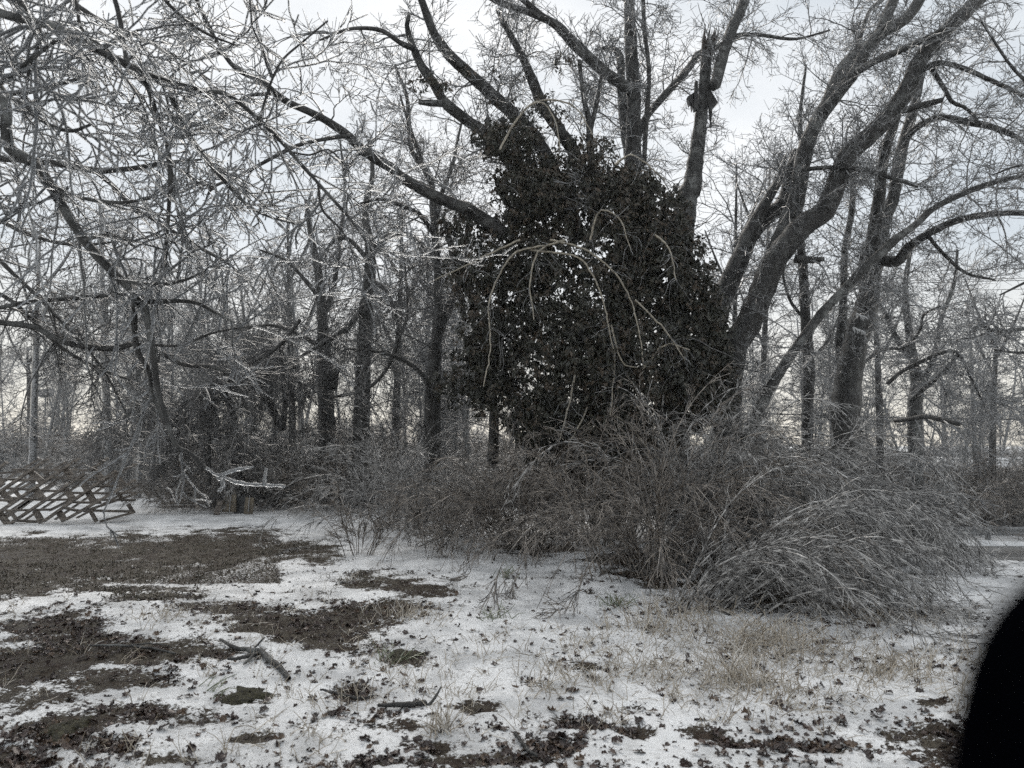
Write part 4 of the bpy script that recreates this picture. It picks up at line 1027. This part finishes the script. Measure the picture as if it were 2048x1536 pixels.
# ------------------------------------------------------------------ wooden rack at left
rk0 = ground_at(110, 1050)
D0 = float(rk0[1])
rack = empty('wooden_rack', rk0, 'collapsed stack of slanted weathered wooden frames at the left edge', 'timber rack')
def rp(cx, cy_, dz=0.0):                       # a point of the rack, from a 6.4x enlargement of its corner of the photograph
    return at(cx / 6.4, 880 + cy_ / 6.4, D0 + dz)
diag = [((-260, 840), (610, 245), 0), ((-200, 1050), (1010, 238), 0), ((120, 1080), (1380, 235), 0), ((560, 1040), (1480, 395), 0), ((840, 1020), (1730, 515), 0), ((1210, 580), (1740, 310), .2), ((1080, 912), (1740, 690), .5), ((1290, 1040), (1720, 925), .5),
        ((-100, 430), (90, 285), .3), ((280, 385), (510, 245), 1.2), ((620, 420), (850, 290), 1.2), ((60, 1000), (450, 740), 1.2), ((250, 880), (700, 560), 1.2), ((640, 900), (880, 780), 1.0), ((100, 700), (420, 545), 1.2), ((0, 560), (260, 390), 1.2)]
for a, b, dz in diag:
    beam('beam', rp(*a, dz), rp(*b, dz), .09, .046, M['wood'], rack)
    if dz == 0: beam('beam', rp(a[0] + 150, a[1] - 25, 1.3), rp(b[0] + 60, b[1] + 60, 1.3), .08, .034, M['wood'], rack)
cross = [((395, 410), (540, 535), .05), ((450, 625), (570, 775), .05), ((835, 625), (950, 775), .05), ((840, 380), (945, 500), .05), ((1205, 380), (1310, 512), .05), ((450, 900), (540, 1055), .05), ((20, 660), (160, 800), .05), ((0, 940), (110, 1090), .05), ((760, 930), (830, 1035), .05), ((1060, 540), (1205, 800), .08), ((1490, 460), (1590, 595), .1), ((1160, 910), (1235, 1045), .3), ((-60, 450), (30, 590), .05), ((560, 390), (620, 470), 1.2), ((190, 650), (250, 720), 1.2), ((140, 930), (200, 1000), 1.1), ((1520, 690), (1580, 780), .6), ((1640, 820), (1700, 920), .6)]
for a, b, dz in cross:
    beam('brace', rp(*a, dz), rp(*b, dz), .04, .12 if dz < .3 else .07, M['wood'], rack)
rails = [((170, 378), (1200, 388), .6), ((-60, 430), (345, 400), .25), ((50, 500), (520, 520), .35), ((960, 518), (1290, 505), .35), ((560, 480), (1150, 495), 1.1), ((60, 615), (480, 640), .35), ((480, 645), (900, 660), .5), ((1180, 595), (1530, 590), .3), ((-40, 765), (160, 780), .2), ((150, 740), (520, 765), .35), ((560, 770), (900, 760), .35), ((950, 795), (1280, 805), .3), ((40, 905), (640, 890), .5), ((840, 870), (1000, 905), .3), ((1080, 900), (1700, 915), .5), ((180, 1030), (520, 1045), .3), ((900, 675), (1420, 685), .8), ((1200, 765), (1720, 770), .8), ((1500, 680), (1740, 672), .7)]
for a, b, dz in rails:
    beam('rail', rp(*a, dz), rp(*b, dz), .11, .042, M['wood'], rack)
# snow lying among and behind the frames
def mound(name, pts_px, d0, h, label):
    c = np.mean([at(x, y, d0) for x, y in pts_px], 0)
    return c
def snow_heap(name, c, rx, ry, h, label):
    n, m = 26, 8; v = []
    for k in range(m + 1):
        f = k / m
        for j in range(n):
            a = j / n * 2 * math.pi; rr = f * (1 + .18 * math.sin(3 * a + c[0]) + .12 * math.sin(7 * a))
            x = c[0] + rx * rr * math.cos(a); y = c[1] + ry * rr * math.sin(a)
            v.append((x, y, float(base_z(x, y)) - .02 + h * (1 - f ** 2.2) * (.85 + .3 * vnoise(x * 3, y * 3)) + (0 if k < m else -.05)))
    i = np.arange(n); q = np.concatenate([np.stack([k * n + i, k * n + (i + 1) % n, (k + 1) * n + (i + 1) % n, (k + 1) * n + i], -1) for k in range(m)])
    return tag(obj(name, mesh_from(name, np.array(v), q), M['snow']), label, 'snow')
cc = ground_at(110, 1022); snow_heap('snow_heap', cc, .9, .4, .10, 'flat heap of snow under the wooden rack')
cc = ground_at(200, 985); snow_heap('snow_heap', cc, 1.5, .8, .22, 'snow heap seen through the right end of the rack')
cc = ground_at(40, 985); snow_heap('snow_heap', cc, 1.3, .8, .4, 'tall snow heap behind the left end of the rack')
# planks and a broken crate
pk = ground_at(380, 1016)
stack = empty('plank_stack', pk, 'low stack of old planks topped with snow beside the thicket', 'planks')
for k, (a, b, dz, hz_) in enumerate((((325, 1012), (440, 1010), 0, .06), ((330, 1004), (432, 1004), .35, .10), ((395, 1006), (445, 1002), .1, .16), ((345, 1000), (420, 999), .7, .12))):
    p, q = at(*a, pk[1] + dz), at(*b, pk[1] + dz)
    p[2] = base_z(p[0], p[1]) + hz_; q[2] = base_z(q[0], q[1]) + hz_
    beam('plank', p, q, .22, .04, M['wood'], stack)
cr_ = ground_at(470, 1030)
crate = empty('broken_crate', cr_, 'broken dark crate with two tan board panels in front of the thicket', 'crate')
dC = float(cr_[1])
slab('panel', [(449, 991, 0), (472, 989, 0), (472, 1024, 0), (444, 1024, 0)], dC, .03, M['plank_tan'], crate)
slab('panel', [(491, 994, 0), (508, 996, 0), (505, 1028, 0), (487, 1028, 0)], dC - .15, .03, M['plank_tan'], crate)
slab('panel', [(436, 1001, 0), (447, 1000, 0), (438, 1030, -.1), (426, 1030, -.1)], dC - .1, .03, M['wood'], crate)
slab('back_board', [(471, 990, 0), (492, 992, 0), (490, 1027, 0), (468, 1027, 0)], dC + .12, .03, M['dark_metal'], crate)
for xa in (460, 498):
    slab('batten', [(xa, 990, 0), (xa + 1.5, 990, 0), (xa - .5, 1024, 0), (xa - 2.5, 1024, 0)], dC - .19 if xa > 480 else dC - .04, .02, M['grey_metal'], crate)

# ------------------------------------------------------------------ far left: mast, pole, red roof, fence
def pole(name, label, cat, px, d, ytop, w, mat, extra):
    c = at(px, 900, d); z0 = float(base_z(c[0], c[1])) - .2
    top = at(px, ytop, d)
    root = empty(name, (c[0], c[1], z0), label, cat)
    P = np.stack([[c[0], c[1], z0], (np.array([c[0], c[1], z0]) + top) / 2, top])[None]
    v, q = tube_arrays(P, np.full((1, 3), w * .5 * d / FPX), 10)
    obj('pole', mesh_from('pole', v, q), mat, root)
    for nm, a, b, ww in extra:
        beam(nm, at(*a, d - .3), at(*b, d - .3), ww * d / FPX, ww * d / FPX, mat, root)
    return root
ant = pole('antenna_mast', 'distant antenna mast with dark panel antennas at far left', 'mast', 91, 110, 778, 3, M['dark_metal'], [('crossarm', (72, 790), (110, 790), 1.2)])
for x, w, y0, y1 in ((77, 4, 779, 793), (83, 5, 779, 794), (90, 6, 778, 795), (98, 4, 777, 794), (104, 5, 777, 794)):
    c = at(x, (y0 + y1) / 2, 109.4); box('antenna_panel', c, (w * 110 / FPX, .5, (y1 - y0) * 110 / FPX), M['dark_metal'], ant)
pole('utility_pole', 'weathered utility pole with two crossarms at far left', 'pole', 118, 46, 793, 3.2, M['grey_metal'], [('crossarm', (99, 823), (117, 826), 1.5), ('crossarm', (119, 838), (132, 835), 1.5)])
hr = at(-200, 900, 40)
hz0 = float(base_z(hr[0], hr[1]))
barn = empty('red_roof_building', (hr[0], hr[1], hz0), 'corner of a building with red roof at the left edge', 'building')
wx1 = at(-130, 900, 40)[0]
zt = at(0, 886, 40)[2]
box('wall', (wx1 - 3.0, 42, (hz0 + zt) / 2), (6.0, 4.0, zt - hz0), M['wall_pale'], barn)
slab('roof', [(-112, 885, 0), (-114, 881, 0), (-223, 845, 0), (-343, 845, 0), (-343, 887, 0), (-123, 887, 0)], 39.7, 4.8, M['roof_red'], barn)
box('window', (wx1 - 1.2, 39.97, hz0 + 1.0), (.8, .06, .9), M['window'], barn)
fr = at(20, 900, 30); fz = float(base_z(fr[0], fr[1]))
fence = empty('metal_fence', (fr[0], fr[1], fz), 'dark metal pipe fence behind the rack at far left', 'fence')
for x in (5, 30, 56):
    a = at(x, 905, 30); box('post', (a[0], a[1], (a[2] + fz) / 2), (.08, .08, a[2] - fz), M['dark_metal'], fence)
for y in (912, 928):
    beam('rail', at(-40, y, 30), at(56, y - 1, 30), .05, .05, M['dark_metal'], fence)

# ------------------------------------------------------------------ far right: house, rail fence
hb = at(2040, 950, 48); hz1 = float(base_z(hb[0], hb[1]))
house = empty('pale_house', (hb[0], hb[1], hz1), 'dim pale house with dark windows across the road at right edge', 'house')
zt = at(2040, 938, 48)[2]; x0 = at(1968, 900, 48)[0]
box('wall', (x0 + 6, 51, (hz1 + zt) / 2), (12, 6, zt - hz1), M['wall_pale'], house)
slab('roof', [(1958, 938, 0), (1975, 917, 1.2), (2300, 917, 1.2), (2310, 938, 0)], 47.4, 7, M['snow'], house)
for a, b in ((2003, 2013), (2030, 2040)):
    xa, xb = at(a, 900, 48)[0], at(b, 900, 48)[0]; z0, z1 = at(0, 968, 48)[2], at(0, 949, 48)[2]
    box('window', ((xa + xb) / 2, 47.97, (z0 + z1) / 2), (xb - xa, .08, z1 - z0), M['window'], house)
rf = at(2030, 985, 33); rz = float(base_z(rf[0], rf[1]))
rfence = empty('rail_fence', (rf[0], rf[1], rz), 'dark rail fence in front of the pale house', 'fence')
for y in (984, 990):
    beam('rail', at(1960, y, 33), at(2200, y, 33), .06, .12, M['dark_metal'], rfence)
for x in (1965, 2034, 2100):
    a = at(x, 962, 33); box('post', (a[0], a[1], (a[2] + rz) / 2), (.14, .14, a[2] - rz), M['dark_metal'], rfence)

# ------------------------------------------------------------------ overhead wires
WIRES = [('topmost thin wire crossing behind the right trees', (900, 560), (2300, 528), 40, 1.4), ('second wire from the top, close pair behind the right trees', (900, 572), (2300, 549), 40, 1.4), ('third wire, just under the close pair at right', (900, 575), (2300, 554), 40.6, 1.4),
         ('fourth wire down behind the right trees', (900, 590), (2300, 572), 41, 1.2), ('thin wire at mid height behind the forked tree', (900, 690), (2300, 668), 42, 1.2), ('thick sagging cable low behind the forked tree', (1500, 826), (2300, 838), 38, 3.2), ('thin wire above the thick low cable at right', (900, 800), (2300, 790), 40, 1.2), ('pale taut wire just above the guardrail', (1850, 1022), (2300, 1024), 28.5, 1.6),
         ('upper wire running left from the utility pole', (-200, 845), (118, 832), 46, 1.2), ('lower wire sagging across the far left gap', (-200, 888), (420, 856), 46, 1.3)]
for lab, a, b, d, w in WIRES:
    f = np.linspace(0, 1, 16); sag = 4 * f * (1 - f) * 5
    p = at(a[0] + (b[0] - a[0]) * f, a[1] + (b[1] - a[1]) * f + sag, np.full(16, float(d)))
    v, q = tube_arrays(p[None], np.full((1, 16), w * .5 * d / FPX), 5)
    tag(obj('overhead_wire', mesh_from('overhead_wire', v, q), M['grey_metal'] if 'pale' in lab else M['wire']), lab, 'wire', 'overhead wires')

# ------------------------------------------------------------------ fallen branches on the ground
def fallen(name, label, traces, mat, lift=.03):
    bag = None
    c = None; root = None
    for k, t in enumerate(traces):
        S = smooth_path(np.array([(x, y, w, l) for x, y, w, l in t], float), max(8, len(t) * 5))
        P = []
        for x, y, w, l in S:
            gpt = ground_at(x, y + l); gpt[2] += .035
            if l > 0:
                dd = gpt[1]; gpt = at(x, y, dd)
            P.append(gpt)
        P = np.array(P); r = .5 * S[:, 2] * P[:, 1] / FPX
        P[:, 2] += r * .4
        P = np.vstack([P, P[-1] + (P[-1] - P[-2]) * .1]); r = np.append(r, r[-1] * .1)
        if root is None: root = empty(name, P[0], label, 'branch')
        v, q = tube_arrays(P[None], r[None], 7, .15)
        obj('stem' if k == 0 else 'side_branch', mesh_from('stem' if k == 0 else 'side_branch', v, q), mat, root)
fallen('fallen_branch', 'forked grey branch lying on the snow, left foreground', [[(578, 1370, 9, 0), (555, 1345, 11, 0), (530, 1325, 12, 0), (520, 1315, 11, 0), (495, 1312, 10, 0), (470, 1308, 8, 0), (440, 1290, 5, 0)], [(522, 1318, 8, 0), (495, 1325, 8, 0), (470, 1330, 7, 0), (455, 1330, 4, 0)], [(505, 1324, 7, 0), (492, 1336, 5, 0), (486, 1340, 3, 0)], [(500, 1306, 4, 0), (520, 1285, 4, 10), (530, 1275, 3, 22)]], M['bark_grey_lit'])
fallen('fallen_branch', 'black stick with upturned end lying on the snow, centre foreground', [[(755, 1424, 6, 0), (790, 1424, 10, 0), (830, 1423, 11, 0), (852, 1419, 9, 0)], [(850, 1420, 9, 0), (865, 1403, 6, 14), (875, 1388, 5, 28), (882, 1374, 3, 40)], [(806, 1425, 3, 0), (800, 1435, 3, 0)]], M['bark_dark'])
fallen('fallen_branch', 'short dark stick on the snow near the bottom, right of centre', [[(1030, 1482, 7, 0), (1042, 1500, 8, 0), (1058, 1520, 8, 0), (1075, 1530, 6, 0)]], M['bark_dark'])
fallen('fallen_branch', 'long thin twig lying across the brown leaves at left', [[(175, 1302, 4, 0), (240, 1302, 5, 0), (300, 1308, 5, 0), (350, 1318, 4, 0)], [(240, 1303, 3, 0), (300, 1298, 3, 0), (340, 1302, 2, 0)]], M['bark_grey_lit'])
fallen('fallen_branch', 'dark twig with leaves on the snow below the forked branch', [[(640, 1392, 4, 0), (680, 1402, 6, 0), (720, 1410, 5, 0), (750, 1405, 3, 0)]], M['bark_dark'])
fallen('fallen_branch', 'dark log low under the silvery shrub', [[(1262, 1143, 12, 0), (1300, 1145, 13, 0), (1340, 1146, 12, 0)], [(1300, 1146, 8, 0), (1312, 1158, 6, 0)]], M['bark_dark'])
fallen('fallen_branch', 'long slanting iced branch leaning over the snow left of the vine mound', [[(830, 1052, 4, 0), (870, 1035, 6, 20), (930, 1008, 9, 55), (975, 985, 9, 85), (1000, 965, 6, 110), (1030, 930, 4, 150)], [(788, 1034, 4, 12), (830, 1034, 4, 18), (880, 1028, 4, 26)]], M['bark_grey_lit'])

# ------------------------------------------------------------------ leaf litter
def scatter_ground(n, y0, y1, thr, px0=-80, px1=2130):
    px = U(px0, px1, n); py = y0 + (y1 - y0) * rng.random(n)
    r = ray(px, py); t = (CAM[2]) / -r[:, 2]
    p = CAM + r * t[:, None]
    p[:, 2] = base_z(p[:, 0], p[:, 1])
    m = bare_mask(p[:, 0], p[:, 1])
    return p, m, px, py
p, m, px, py = scatter_ground(150000, 1120, 1640, 0)
clump = fbm(p[:, 0] * 1.6, p[:, 1] * 1.6, 12, 3)
prob = np.clip((m - .25) * 1.2, 0.0, .6) * sstep(.30, .55, clump) + .09 * sstep(.40, .62, clump) + .03
prob *= np.where(py < 1200, .5, 1.0)
field = (px < 640) & (py < 1195)
prob = np.where(field, .13, prob)
keep = rng.random(len(p)) < prob * .55
p, m, px, py = p[keep], m[keep], px[keep], py[keep]
N = len(p)
p[:, 2] = surf_z(p[:, 0], p[:, 1]) + .002 + .010 * rng.random(N)
an = rng.random(N) * 2 * math.pi
dirs = np.stack([np.cos(an), np.sin(an), .3 * rng.normal(size=N)], -1)
nrm = norm(np.stack([.4 * rng.normal(size=N), .4 * rng.normal(size=N), np.ones(N)], -1))
ln = .012 + .058 * rng.random(N) ** 2.2
inview = (px > 0) & (px < 2000) & (py < 1530)
size = np.where(inview, ln / p[:, 1], 0)
order = np.argsort(-size); big, rest = order[:300], order[300:]
def dead_leaf_mesh(k):
    """crinkled lobed leaf, length 1 along -z, facing -y"""
    r_ = np.random.default_rng(50 + k)
    half = [(0, .0), (.12, .16), (.25, .30), (.36, .22), (.5, .36), (.62, .24), (.78, .26), (.9, .10), (1.0, .0)]
    wf = .9 + .25 * r_.random(); bend = r_.uniform(-.5, .5); fold = r_.uniform(.15, .7)
    V = []; 
    for t_, w_ in half:
        yb = bend * (t_ - .5) ** 2 * 1.6
        V.append((0, yb, -t_))
        for sg in (-1, 1):
            V.append((sg * w_ * wf * (.8 + .4 * r_.random()), yb - fold * w_ + .10 * r_.normal(), -t_ + .06 * r_.normal()))
    F = []
    for i_ in range(len(half) - 1):
        a_ = i_ * 3; F += [(a_, a_ + 1, a_ + 4, a_ + 3), (a_ + 2, a_, a_ + 3, a_ + 5)]
    me = mesh_from('fallen_leaf', np.array(V), np.array(F), smooth=False)
    set_tint(me, np.full(len(V), [.15, .4, .55, .3, .75, .5, .95, .25][k])); me.materials.append(M['dead_leaf'])
    return me
protos2 = [dead_leaf_mesh(k) for k in range(8)]
src = []
for n_, j in enumerate(big):
    o = bpy.data.objects.new('fallen_leaf', protos2[n_ % 8]); COL.objects.link(o)
    o.parent = ground; o.matrix_basis = frame_matrix(p[j], dirs[j], nrm[j], ln[j] * 1.1)
    if n_ < 8: src.append(o)
eul = [frame_matrix((0, 0, 0), dirs[j], nrm[j], 1).to_euler() for j in rest]
instanced_mass('leaf_litter', 'dark brown frozen leaves strewn over snow and soil', p[rest], np.array([tuple(e) for e in eul]), ln[rest], rng.integers(0, 8, len(rest)), src)

# ------------------------------------------------------------------ grass
def blades(c, n, rad, h, lean, mat, name, label=None, cat=None, kind=None, w=.006, parent=None, droop=2.5):
    """curved iced stalks round a point, or round many points when c is an array"""
    c = np.atleast_2d(c); N = n * len(c)
    base = np.repeat(c, n, 0) + np.concatenate([rng.normal(size=(N, 2)) * rad, np.zeros((N, 1))], 1)
    base[:, 2] = surf_z(base[:, 0], base[:, 1]) - .01
    dd = rng.normal(size=(N, 3)) * lean; dd[:, 2] = 1
    L_ = U(h[0], h[1], N)
    P, R_ = grow(base, dd, L_, 4, .16, droop, np.full(N, w) * U(.7, 1.2, N), np.full(N, w * .5))
    fl = base_z(P[:, :, 0], P[:, :, 1]) + .02
    P[:, 1:, 2] = np.maximum(P[:, 1:, 2], fl[:, 1:])
    v, q = tube_arrays(P, R_, 3)
    me = mesh_from(name, v, q); set_tint(me, np.repeat(np.clip(.5 + .25 * rng.normal(size=N), 0, 1), 12))
    if kind == 'stuff':
        return tag(obj(name, me, M[mat], parent), label, cat, kind=kind)
    root = empty(name, (c[0, 0], c[0, 1], float(surf_z(c[0, 0], c[0, 1]))), label, cat)
    o = obj('blades', me, M[mat], root); o['kind'] = 'stuff'
    return root
TUFTS = [(1535, 1300, 300, .22, (.12, .38), 'large straw-coloured grass clump in front of the near shrub'), (1490, 1375, 150, .13, (.10, .28), 'rounded iced straw tuft below the large grass clump'), (1340, 1255, 220, .28, (.10, .30), 'long low straw clump at the left foot of the near shrub'), (1790, 1355, 140, .18, (.08, .24), 'straw tuft at right towards the dark mirror'), (820, 1235, 110, .15, (.06, .18), 'pale flattened straw tuft in the middle of the leaf patches'), (880, 1470, 50, .05, (.08, .20), 'small dry stalk tuft near the bottom centre'), (700, 1165, 14, .05, (.12, .22), 'tiny pair of pale stalks on the brown leaf patch'), (1750, 1240, 120, .3, (.10, .25), 'thin straw drift under the silvery shrub at right'), (320, 1235, 60, .15, (.06, .14), 'short icy stubble tuft in the left snow strip')]
for x, y, n, rad, h, lab in TUFTS:
    c = ground_at(x, y)
    blades(c, n, rad, h, .55, 'straw', 'straw_tuft', lab, 'grass tuft', w=.0042)
for x, y, n, lab in ((790, 1325, 26, 'green iced grass tuft beside a mossy patch'), (995, 1240, 22, 'green blades poking from snow right of the straw'), (1010, 1155, 26, 'small dark green tuft near the brown shrub'), (1235, 1215, 60, 'dark green low plant at the shrub edge'), (430, 1390, 10, 'few bent iced blades beside the left moss patch')):
    c = ground_at(x, y)
    blades(c, n, .07, (.08, .22), .8, 'green_blade', 'grass_tuft', lab, 'grass tuft', w=.005)
p, m, px, py = scatter_ground(9000, 1180, 1560, 0)
wt = np.exp(-((px - 1500) / 420) ** 2 - ((py - 1330) / 75) ** 2) * 1.0 + .10 * (fbm(p[:, 0] * 1.2, p[:, 1] * 1.2, 21, 2) > .5) + .12 * np.exp(-((px - 650) / 330) ** 2 - ((py - 1300) / 120) ** 2)
keep = rng.random(len(p)) < wt * .42
blades(p[keep], 5, .035, (.05, .17), .7, 'straw', 'dry_grass', 'scattered iced straw stalks poking through the snow', None, 'stuff', w=.0034)
p, m, px, py = scatter_ground(2600, 1062, 1200, 0, -60, 760)
keep = m > .45
blades(p[keep], 3, .06, (.02, .06), .9, 'stubble', 'field_stubble', 'short frozen brown stubble over the bare field', None, 'stuff', w=.006, droop=4)
for x, y, rx, ry, lab in ((498, 1397, .13, .06, 'olive moss patch left of centre foreground'), (805, 1318, .11, .07, 'mossy patch behind the green iced tuft'), (130, 1465, .10, .06, 'moss patch among leaves at lower left')):
    c = ground_at(x, y)
    n, mm = 24, 6; v = []
    for k in range(mm + 1):
        f = k / mm
        for j in range(n):
            a = j / n * 2 * math.pi; rr = f * (1 + .3 * math.sin(3 * a + x) + .2 * math.sin(5 * a + y) + .35 * rng.random())
            xx = c[0] + rx * rr * math.cos(a); yy = c[1] + ry * 2.2 * rr * math.sin(a)
            v.append((xx, yy, float(base_z(xx, yy)) + .028 * (1 - f ** 3) + .016 * rng.random() - (.02 if k == mm else 0)))
    i = np.arange(n); q = np.concatenate([np.stack([k * n + i, k * n + (i + 1) % n, (k + 1) * n + (i + 1) % n, (k + 1) * n + i], -1) for k in range(mm)])
    tag(obj('moss_patch', mesh_from('moss_patch', np.array(v), q), M['moss']), lab, 'moss')

# ------------------------------------------------------------------ the car door mirror at the lower right, very near
mc = at(2800, 3075, .15)
car = empty('car_door', (mc[0], mc[1], .35), 'black car door mirror close to the camera at lower right', 'car')
nu, nv_ = 40, 24; v = []
for i_ in range(nv_ + 1):
    ph = -math.pi / 2 + math.pi * i_ / nv_
    for j in range(nu):
        th = 2 * math.pi * j / nu
        se = lambda c, e: math.copysign(abs(c) ** e, c)
        x = .083 * se(math.cos(ph), .25) * se(math.cos(th), .45); y = .05 * se(math.cos(ph), .7) * se(math.sin(th), .7); z = .20 * se(math.sin(ph), .25)
        x += .12 * z                                                     # raked housing
        v.append((mc[0] + x, mc[1] + y, mc[2] + z - .02))
i = np.arange(nu); q = np.concatenate([np.stack([k * nu + i, k * nu + (i + 1) % nu, (k + 1) * nu + (i + 1) % nu, (k + 1) * nu + i], -1) for k in range(nv_)])
obj('mirror_housing', mesh_from('mirror_housing', np.array(v), q), M['black_plastic'], car)
beam('mirror_arm', mc + np.array([0, .0, -.20]), mc + np.array([.02, .02, -.32]), .06, .05, M['black_plastic'], car)
box('door_panel', (mc[0] - .05, mc[1] + .02, .66), (1.2, .09, .75), M['black_plastic'], car)

# ------------------------------------------------------------------ thin winter haze in the air
hm = bpy.data.materials.new('haze'); hm.use_nodes = True
hn = hm.node_tree; hn.nodes.clear()
ho = hn.nodes.new('ShaderNodeOutputMaterial'); hv = hn.nodes.new('ShaderNodeVolumePrincipled')
hv.inputs['Color'].default_value = (0.86, 0.90, 0.94, 1); hv.inputs['Density'].default_value = 0.0009; hv.inputs['Anisotropy'].default_value = 0.2
hn.links.new(hv.outputs[0], ho.inputs['Volume'])
hz_o = box('haze', (0, 60, 10.5), (420, 420, 28), hm)
tag(hz_o, 'thin pale winter haze filling the air over the yard', kind='stuff')
